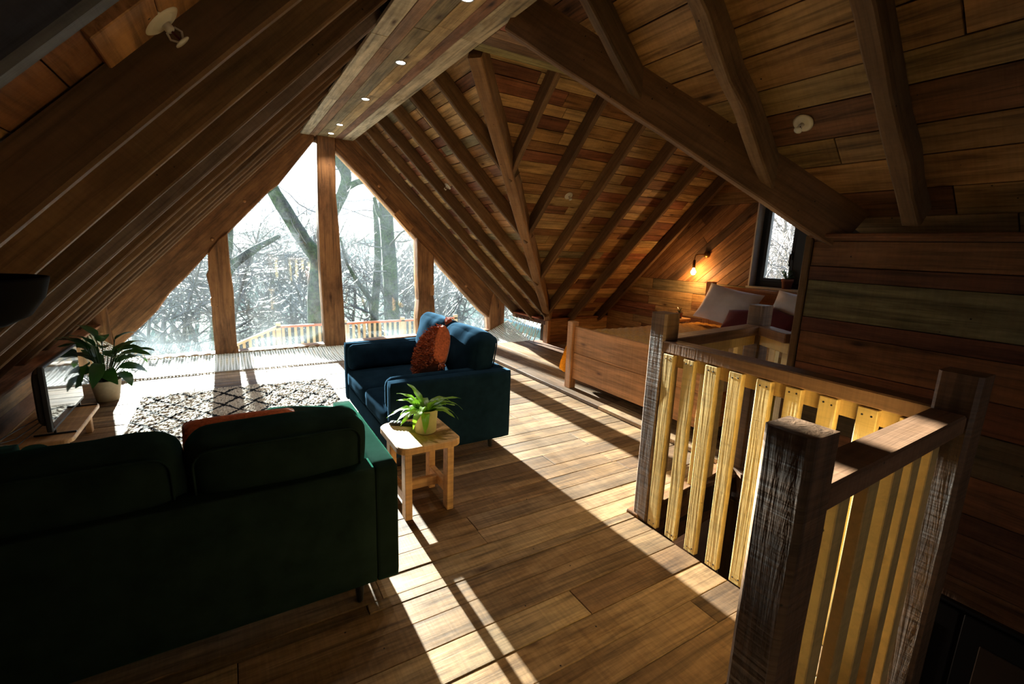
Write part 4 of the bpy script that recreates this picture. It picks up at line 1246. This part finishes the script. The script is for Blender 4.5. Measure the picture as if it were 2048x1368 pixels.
# downlights
dls = [(1.36, 7.28, 'tiny glowing downlight in the ridge ceiling, nearest the gable window'), (1.36, 6.68, 'glowing downlight in the ridge ceiling, second from the gable window'),
       (1.36, 5.36, 'glowing downlight in the ridge ceiling, third from the gable window'), (1.35, 4.15, 'glowing downlight in the ridge ceiling beside the top of the valley beam'),
       (1.36, 2.9, 'downlight in the ridge ceiling cut by the top edge of the picture'), (2.21, 3.26, 'glowing downlight in the cross ceiling above the big slanting beam')]
for x, y, lb in dls:
    d = empty('downlight', (x, y, ZC - .004), label=lb, cat='downlight', group='recessed ceiling downlights')
    MB().lathe([(.036, .004), (.036, -.002), (.044, -.004), (.047, .0), (.047, .004)], 24, close=True).obj('bezel', 'chrome', d, smooth=True)
    MB().lathe([(0, -.001), (.036, -.001), (.036, .002), (0, .002)], 24).obj('diffuser', 'led', d)
    s_ = bpy.data.lights.new('downlight_beam', 'SPOT'); s_.energy = 14; s_.spot_size = math.radians(100); s_.spot_blend = .6; s_.color = (1, .9, .75); s_.shadow_soft_size = .03
    so = bpy.data.objects.new('downlight_beam', s_); COL.objects.link(so); so.location = (x, y, ZC - .02)

# sprinkler heads
def sprinkler(p, n, label):
    q = V((0, 0, 1)).rotation_difference(V(n)).to_matrix().to_4x4()
    s_ = empty('sprinkler', p, label=label, cat='sprinkler', group='sprinkler heads on the ceiling boards')
    s_.rotation_euler = q.to_euler()
    MB().lathe([(.052, 0), (.052, .006), (.042, .012), (.034, .008), (.028, .008), (.02, .016), (0, .016)], 28).obj('rosette', 'white', s_, smooth=True)
    MB().lathe([(.012, .014), (.012, .03), (.008, .034), (0, .034)], 14).tube([(.012, 0, .03), (.018, 0, .045), (.004, 0, .062)], .003, 6).tube([(-.012, 0, .03), (-.018, 0, .045), (-.004, 0, .062)], .003, 6).obj('body', 'white', s_, smooth=True)
    MB().tube([(0, 0, .03), (0, 0, .06)], .003, 8).obj('glass_bulb', 'redcloth', s_, smooth=True)
    MB().lathe([(0, .06), (.02, .061), (.021, .063), (0, .065)], 16).obj('deflector', 'white', s_, smooth=True)
P_on = lambda x, y: V((x, y, zr(x) + DP * kR))
sprinkler(P_on(2.74, 1.53), nR, 'white sprinkler head on the boards between two rafters above the stair wall')
sprinkler(P_on(2.66, 6.2), nR, 'white sprinkler head between rafters near the gable window')
sprinkler(V((3.56, 4.66, za(4.66) + DP * kR)), nA, 'white sprinkler head on the reddish boards above the bed')
sprinkler(V((-.105, 1.605, zl(-.105) + off - .028)), nL, 'white sprinkler head high among the dark near rafters')

# black bowl lamp hung from the near rafters
bl_ = empty('bowl_lamp', (-.268, .80, 1.560), label='black bowl shaped lamp shade at the left edge, close to the camera', cat='lamp')
MB().lathe([(0, -.028), (.03, -.026), (.052, -.014), (.067, .008), (.073, .03), (.0735, .034), (.070, .034), (.064, .012), (.045, -.01), (0, -.02)], 36).obj('shade', 'blackshade', bl_, smooth=True)
MB().tube([(0, 0, -.028), (0, 0, .27)], .004, 8).obj('cord', 'black', bl_, smooth=True)

# ================================================================ NET BY THE GABLE
net = empty('rope_net', (0, 6.66, 0), label='white hammock net stretched between floor edge and gable window', cat='net')
def netz(x, v):
    z = .01 + .025 * v - .025 * math.sin(math.pi * v)
    if x < -.95: z += (-.95 - x) ** 1.5 * .9 * (.3 + .7 * v)
    if x > 3.95: z += (x - 3.95) * .45 * v
    return z
nm = MB()
y0, y1 = 6.66, 7.56
nxs = int((4.5 + 1.42) / .034)
for i in range(nxs + 1):
    x = -1.42 + i * .034
    nm.tube([(x + .004 * math.sin(i * 3 + k), y0 + (y1 - y0) * k / 6 - 6.66, netz(x, k / 6)) for k in range(7)], .0105, 4, cap=False)
for j in range(19):
    v = j / 18
    nm.tube([(-1.42 + 5.92 * k / 60, y0 + (y1 - y0) * v - 6.66, netz(-1.42 + 5.92 * k / 60, v)) for k in range(61)], .0062, 4, cap=False)
nm.obj('mesh', 'net', net, kind='stuff')
nr = MB()
nr.tube([(-1.42 + 5.92 * k / 60, y1 - 6.66, netz(-1.42 + 5.92 * k / 60, 1)) for k in range(61)], .008, 6)
nr.obj('edge_rope', 'rope', net, smooth=True)
lc = MB()
for i in range(38):
    x = -1.3 + i * .15
    lc.tube([(x, y1 - 6.66, netz(x, 1)), (x + .03, 7.575 - 6.66, netz(x, 1) + .02), (x + .09, 7.578 - 6.66, netz(x, 1) + .025), (x + .13, y1 - 6.66, netz(x + .13, 1))], .009, 5)
lc.obj('lacing', 'rope', net, smooth=True)
def lace(xw, x_net, ya, yb, z_top, n, name_label):
    zz = MB()
    pts = []
    for i in range(n * 2 + 1):
        t = i / (n * 2)
        y = ya + (yb - ya) * t
        pts.append((xw, y, z_top) if i % 2 == 0 else (x_net, y, netz(x_net, (y - 6.66) / .9) if y > 6.7 else .05))
    zz.tube(pts, .006, 6)
    o = zz.obj('lacing_rope', 'rope', smooth=False)
    return tag(o, name_label, 'rope')
lace(4.62, 4.5, 6.60, 7.5, .39, 7, 'white rope zigzag laced below the ledge by the navy sofa')
lace(-1.5, -1.42, 6.8, 7.5, .46, 6, 'white rope lacing behind the peace lily at the left ledge')

# ================================================================ OUTSIDE
def gz(x, y):
    if y < 9: b = -3.2
    elif y < 45: b = -3.2 - (y - 9) * .12
    else: b = -7.5 + (y - 45) * .155
    return b + .5 * noise.noise(V((x * .08, y * .08, 0))) + (.02 * (x - 6) if x > 6 else 0)
gm = MB(); nx, ny = 70, 70
for j in range(ny + 1):
    y = -20 + 170 * (j / ny) ** 1.4
    for i in range(nx + 1):
        x = -90 + 190 * i / nx
        gm.v.append((x, y, gz(x, y)))
for j in range(ny):
    for i in range(nx):
        k = j * (nx + 1) + i
        gm.f.append((k, k + 1, k + nx + 2, k + nx + 1))
g = gm.obj('ground', 'grassfar', smooth=True)
tag(g, kind='structure')

gt = tag(MB().box(5.25, 5.37, 5.2, 9.2, -.12, .06, c=.02).obj('eaves_gutter', 'gutter'), 'grey green eaves gutter outside, behind the laced net opening', 'gutter')
# outside deck with a balustrade
dk = empty('deck', kind='structure')
for i in range(26):
    MB().box(-.5, 5.6, 0, .14, 0, .03, c=.004).obj('deck_board', 'deckwood', dk, T(0, 8.4 + i * .145, -1.42))
dr = empty('deck_railing', (0, 12.1, -1.39), label='pale balustrade with an orange handrail on the deck outside', cat='railing')
MB().box(.9, 5.5, -.05, .05, 1.0, 1.05, c=.006).obj('handrail', 'deckrail', dr)
for i in range(34):
    MB().box(-.03, .03, -.02, .02, 0, 1.0, c=.003).obj('baluster', 'deckwood', dr, T(1.0 + i * .135, 0, 0))
for x in (.9, 2.4, 3.9, 5.45):
    MB().box(-.05, .05, -.05, .05, 0, 1.12, c=.004).obj('post', 'deckwood', dr, T(x, 0, 0))
dr2 = empty('deck_railing', (.9, 12.1, -1.39), label='pale sloping balustrade going down the deck steps outside', cat='railing')
sl = -.42
def slbar(x0, x1, z0, z1, name, mat):
    MB().add([(x0, -.05, z0 + sl * -x0 * -1), (x1, -.05, z0 + sl * -x1 * -1), (x1, -.05, z1 + sl * -x1 * -1), (x0, -.05, z1 + sl * -x0 * -1), (x0, .05, z0 + sl * -x0 * -1), (x1, .05, z0 + sl * -x1 * -1), (x1, .05, z1 + sl * -x1 * -1), (x0, .05, z1 + sl * -x0 * -1)],
             [(0, 1, 2, 3), (7, 6, 5, 4), (0, 4, 5, 1), (1, 5, 6, 2), (2, 6, 7, 3), (3, 7, 4, 0)]).obj(name, mat, dr2)
def slz(x): return -sl * x      # x negative going left: the rail drops
MB().add([(0, -.05, 1.0), (-1.9, -.05, 1.0 - .8), (-1.9, -.05, 1.06 - .8), (0, -.05, 1.06), (0, .05, 1.0), (-1.9, .05, .2), (-1.9, .05, .26), (0, .05, 1.06)],
         [(0, 1, 2, 3), (7, 6, 5, 4), (0, 4, 5, 1), (1, 5, 6, 2), (2, 6, 7, 3), (3, 7, 4, 0)]).obj('handrail', 'deckwood', dr2)
for i in range(15):
    x = -.1 - i * .125
    MB().box(-.03, .03, -.02, .02, x * .42 - .05, 1.0 + x * .42, c=.003).obj('baluster', 'deckwood', dr2, T(x, 0, 0))

# ---- trees
def grow(mb, p, d, L, r, lev, rnd, maxlev, kids, wob, up=.15, n=5, sides=5):
    pts = [V(p)]; rad = [r]
    d = V(d).normalized()
    for i in range(n):
        d = (d + V((rnd.uniform(-wob, wob), rnd.uniform(-wob, wob), rnd.uniform(-wob, wob) + up * .3))).normalized()
        pts.append(pts[-1] + d * L / n)
        rad.append(max(.003, r * (1 - .8 * (i + 1) / n)))
    mb.tube(pts, rad, sides, cap=False)
    if lev >= maxlev: return
    for k in range(kids[lev]):
        t = rnd.uniform(.25, 1.0)
        i = min(n - 1, int(t * n)); f = t * n - i
        q = pts[i].lerp(pts[i + 1], f)
        dd = (pts[i + 1] - pts[i]).normalized()
        o = dd.orthogonal().normalized()
        o.rotate(Matrix.Rotation(rnd.uniform(0, 6.283), 3, dd))
        nd = (dd * rnd.uniform(.25, .8) + o).normalized()
        rr = rad[i] * rnd.uniform(.45, .7)
        grow(mb, q, nd, L * rnd.uniform(.35, .6), max(.004, rr), lev + 1, rnd, maxlev, kids, wob * 1.15, up, max(3, n - 1), max(3, sides - 1))

def big_tree(name, paths, label, seed, twigs=10, far=1.0):
    rnd = random.Random(seed)
    paths = [([(x * far, y * far, 1.65 + (z - 1.65) * far) for x, y, z in p], [q * far for q in r]) for p, r in paths]      # stands 'far' times deeper in the wood, and is that much larger
    b0 = V(paths[0][0][0])
    t = empty(name, b0, label=label, cat='tree')
    tm = MB(); bm_ = MB()
    for pi, (pts, rads) in enumerate(paths):
        pp = [V(p) - b0 for p in pts]
        # smooth and roughen
        fine, fr2 = [], []
        for i in range(len(pp) - 1):
            a, b = pp[i], pp[i + 1]
            a0 = pp[i - 1] if i else a * 2 - b
            b0_ = pp[i + 2] if i + 2 < len(pp) else b * 2 - a
            for k in range(4):
                s_ = k / 4
                q = .5 * ((2 * a) + (b - a0) * s_ + (2 * a0 - 5 * a + 4 * b - b0_) * s_ * s_ + (3 * a - a0 - 3 * b + b0_) * s_ ** 3)
                fine.append(q); fr2.append(rads[i] + (rads[i + 1] - rads[i]) * s_)
        fine.append(pp[-1]); fr2.append(rads[-1])
        fr2 = [r * (1 + .12 * noise.noise(p * 3)) for p, r in zip(fine, fr2)]
        tm.tube(fine, fr2, 12)
        for k in range(twigs):
            i = rnd.randrange(len(fine) // 3, len(fine) - 1)
            dd = (fine[i + 1] - fine[i]).normalized()
            o = dd.orthogonal().normalized(); o.rotate(Matrix.Rotation(rnd.uniform(0, 6.283), 3, dd))
            grow(bm_, fine[i], (o + dd * .3), rnd.uniform(.9, 2.2) * far, fr2[i] * rnd.uniform(.12, .22), 0, rnd, 2, [6, 5], .3, .1, 6, 5)
    tm.obj('trunk', 'moss', t, smooth=True)
    bm_.obj('branches', 'bark', t, smooth=True, kind='stuff')
    return t
Y1 = 14.0
big_tree('mossy_oak', [
    ([(2.02, Y1, -4.4), (1.99, Y1, -2.0), (1.98, Y1, -.7), (2.05, Y1, .6), (2.12, Y1, 1.15), (1.80, Y1, 1.66), (1.42, Y1, 2.35), (1.10, Y1, 2.95), (.80, Y1 + .1, 3.7), (.5, Y1 + .3, 4.8)], [.30, .24, .2, .2, .21, .19, .18, .17, .15, .11]),
], 'leaning mossy tree behind the middle post of the gable window', 3, 3, .93)
big_tree('crooked_oak', [
    ([(2.30, Y1, -3.0), (2.30, Y1, -.8), (2.18, Y1, .4), (2.2, Y1, 1.05), (2.35, Y1, 1.6), (2.58, Y1 - .1, 2.4), (2.86, Y1 - .15, 3.05), (2.92, Y1 - .15, 3.5), (2.66, Y1 - .15, 3.95), (2.5, Y1, 4.6)], [.2, .17, .15, .14, .14, .13, .15, .15, .13, .1]),
    ([(2.86, Y1 - .15, 3.05), (3.3, Y1 - .3, 3.3), (3.9, Y1 - .4, 3.25), (4.6, Y1 - .5, 3.3)], [.09, .08, .06, .03]),
], 'crooked mossy limb seen at the top of the right pane beside the middle post', 4, 4, 1.35)
big_tree('straight_oak', [
    ([(4.28, 14.4, -5), (4.30, 14.4, -1.0), (4.27, 14.4, .8), (4.2, 14.4, 2.0), (4.15, 14.4, 3.2), (4.1, 14.4, 5.2)], [.27, .235, .22, .21, .2, .16]),
    ([(4.2, 14.4, 2.3), (3.9, 14.2, 2.5), (3.75, 14.1, 2.95)], [.08, .07, .05])], 'thick straight mossy trunk in the right part of the gable window', 8, 5, 1.2)
big_tree('slender_oak', [
    ([(4.0, 15.6, -5), (4.05, 15.6, -1.2), (4.2, 15.6, .8), (4.22, 15.6, 1.9), (4.15, 15.6, 2.9)], [.17, .14, .12, .1, .06]),
    ([(4.1, 15.6, -.4), (3.6, 15.5, .3), (3.2, 15.4, 1.0), (3.0, 15.3, 1.8)], [.08, .07, .05, .03])], 'thin dark trunk just left of the straight mossy trunk outside', 11, 5, 1.2)
big_tree('branching_oak', [
    ([(-.6, 15.0, -5), (-.4, 15.0, -1), (-.1, 15, .6), (.5, 15, 1.25), (1.3, 15, 1.75)], [.2, .16, .14, .11, .06]),
    ([(-.2, 15, .3), (.05, 15, 1.4), (.15, 15.1, 2.6), (.2, 15.1, 3.6)], [.1, .09, .07, .05])], 'branching dark tree behind the left part of the gable window', 15, 8)

protos = []
for v in range(4):
    rnd = random.Random(100 + v)
    mb = MB()
    if v < 2:
        hgt = 6.6
        grow(mb, (0, 0, 0), (rnd.uniform(-.15, .15), rnd.uniform(-.15, .15), 1), hgt, .13, 0, rnd, 3, [15, 8, 5], .16, .12, 8, 6)
    else:
        for k in range(9):
            grow(mb, (rnd.uniform(-.5, .5), rnd.uniform(-.5, .5), 0), (rnd.uniform(-.6, .6), rnd.uniform(-.6, .6), 1), rnd.uniform(1.8, 3.4), .035, 0, rnd, 2, [10, 6], .25, .1, 6, 4)
    me = mb.mesh('bare_tree' if v < 2 else 'bare_bush')
    me.materials.append(M['bark'])
    me.polygons.foreach_set('use_smooth', [True] * len(me.polygons))
    protos.append(me)
rnd = random.Random(77)
def plant(v, x, y, s, grp, label):
    nm_ = 'bare_tree' if v < 2 else 'bare_bush'
    o = bpy.data.objects.new(nm_, protos[v]); COL.objects.link(o)
    o.location = (x, y, gz(x, y) - .1); o.rotation_euler = (0, 0, rnd.uniform(0, 6.28)); o.scale = (s, s, s * rnd.uniform(.9, 1.2))
    tag(o, label, 'tree' if v < 2 else 'bush', grp)
for i in range(84):
    y = rnd.uniform(20, 58)
    x = y * rnd.uniform(-.26, .62)
    top = 1.65 + .045 * y + rnd.uniform(-1.6, .5)
    top = min(top, (y - 6.6) * .2035 - .1)
    plant(rnd.randrange(2), x, y, (top - gz(x, y)) / 8.0, 'bare trees in the valley', 'slender bare tree in the pale thicket outside the gable window')
for i in range(70):
    y = rnd.uniform(13, 34)
    x = y * rnd.uniform(-.24, .62)
    plant(2 + rnd.randrange(2), x, y, min(rnd.uniform(.7, 1.05), ((y - 6.6) * .2035 - .1 - gz(x, y)) / 4.2), 'bare bushes in the valley', 'low twiggy bush in the thicket below the gable window')
for i in range(11):
    x = rnd.uniform(10.5, 20); y = x * rnd.uniform(.42, .68)
    plant(rnd.randrange(2), x, y, rnd.uniform(.7, 1.0), 'bare trees beyond the bed', 'sunlit bare tree outside the bedroom window')
for i in range(14):
    x = rnd.uniform(10.5, 15); y = x * rnd.uniform(.42, .68)
    plant(2 + rnd.randrange(2), x, y, rnd.uniform(1.2, 1.7), 'bare bushes beyond the bed', 'twiggy bush outside the bedroom window')

# lamp of the lower storey
ll = bpy.data.lights.new('lower_lamp', 'POINT'); ll.energy = 25; ll.color = (1, .8, .6); ll.shadow_soft_size = .1
lo = bpy.data.objects.new('lower_lamp', ll); COL.objects.link(lo); lo.location = (3.6, 2.8, -.7)
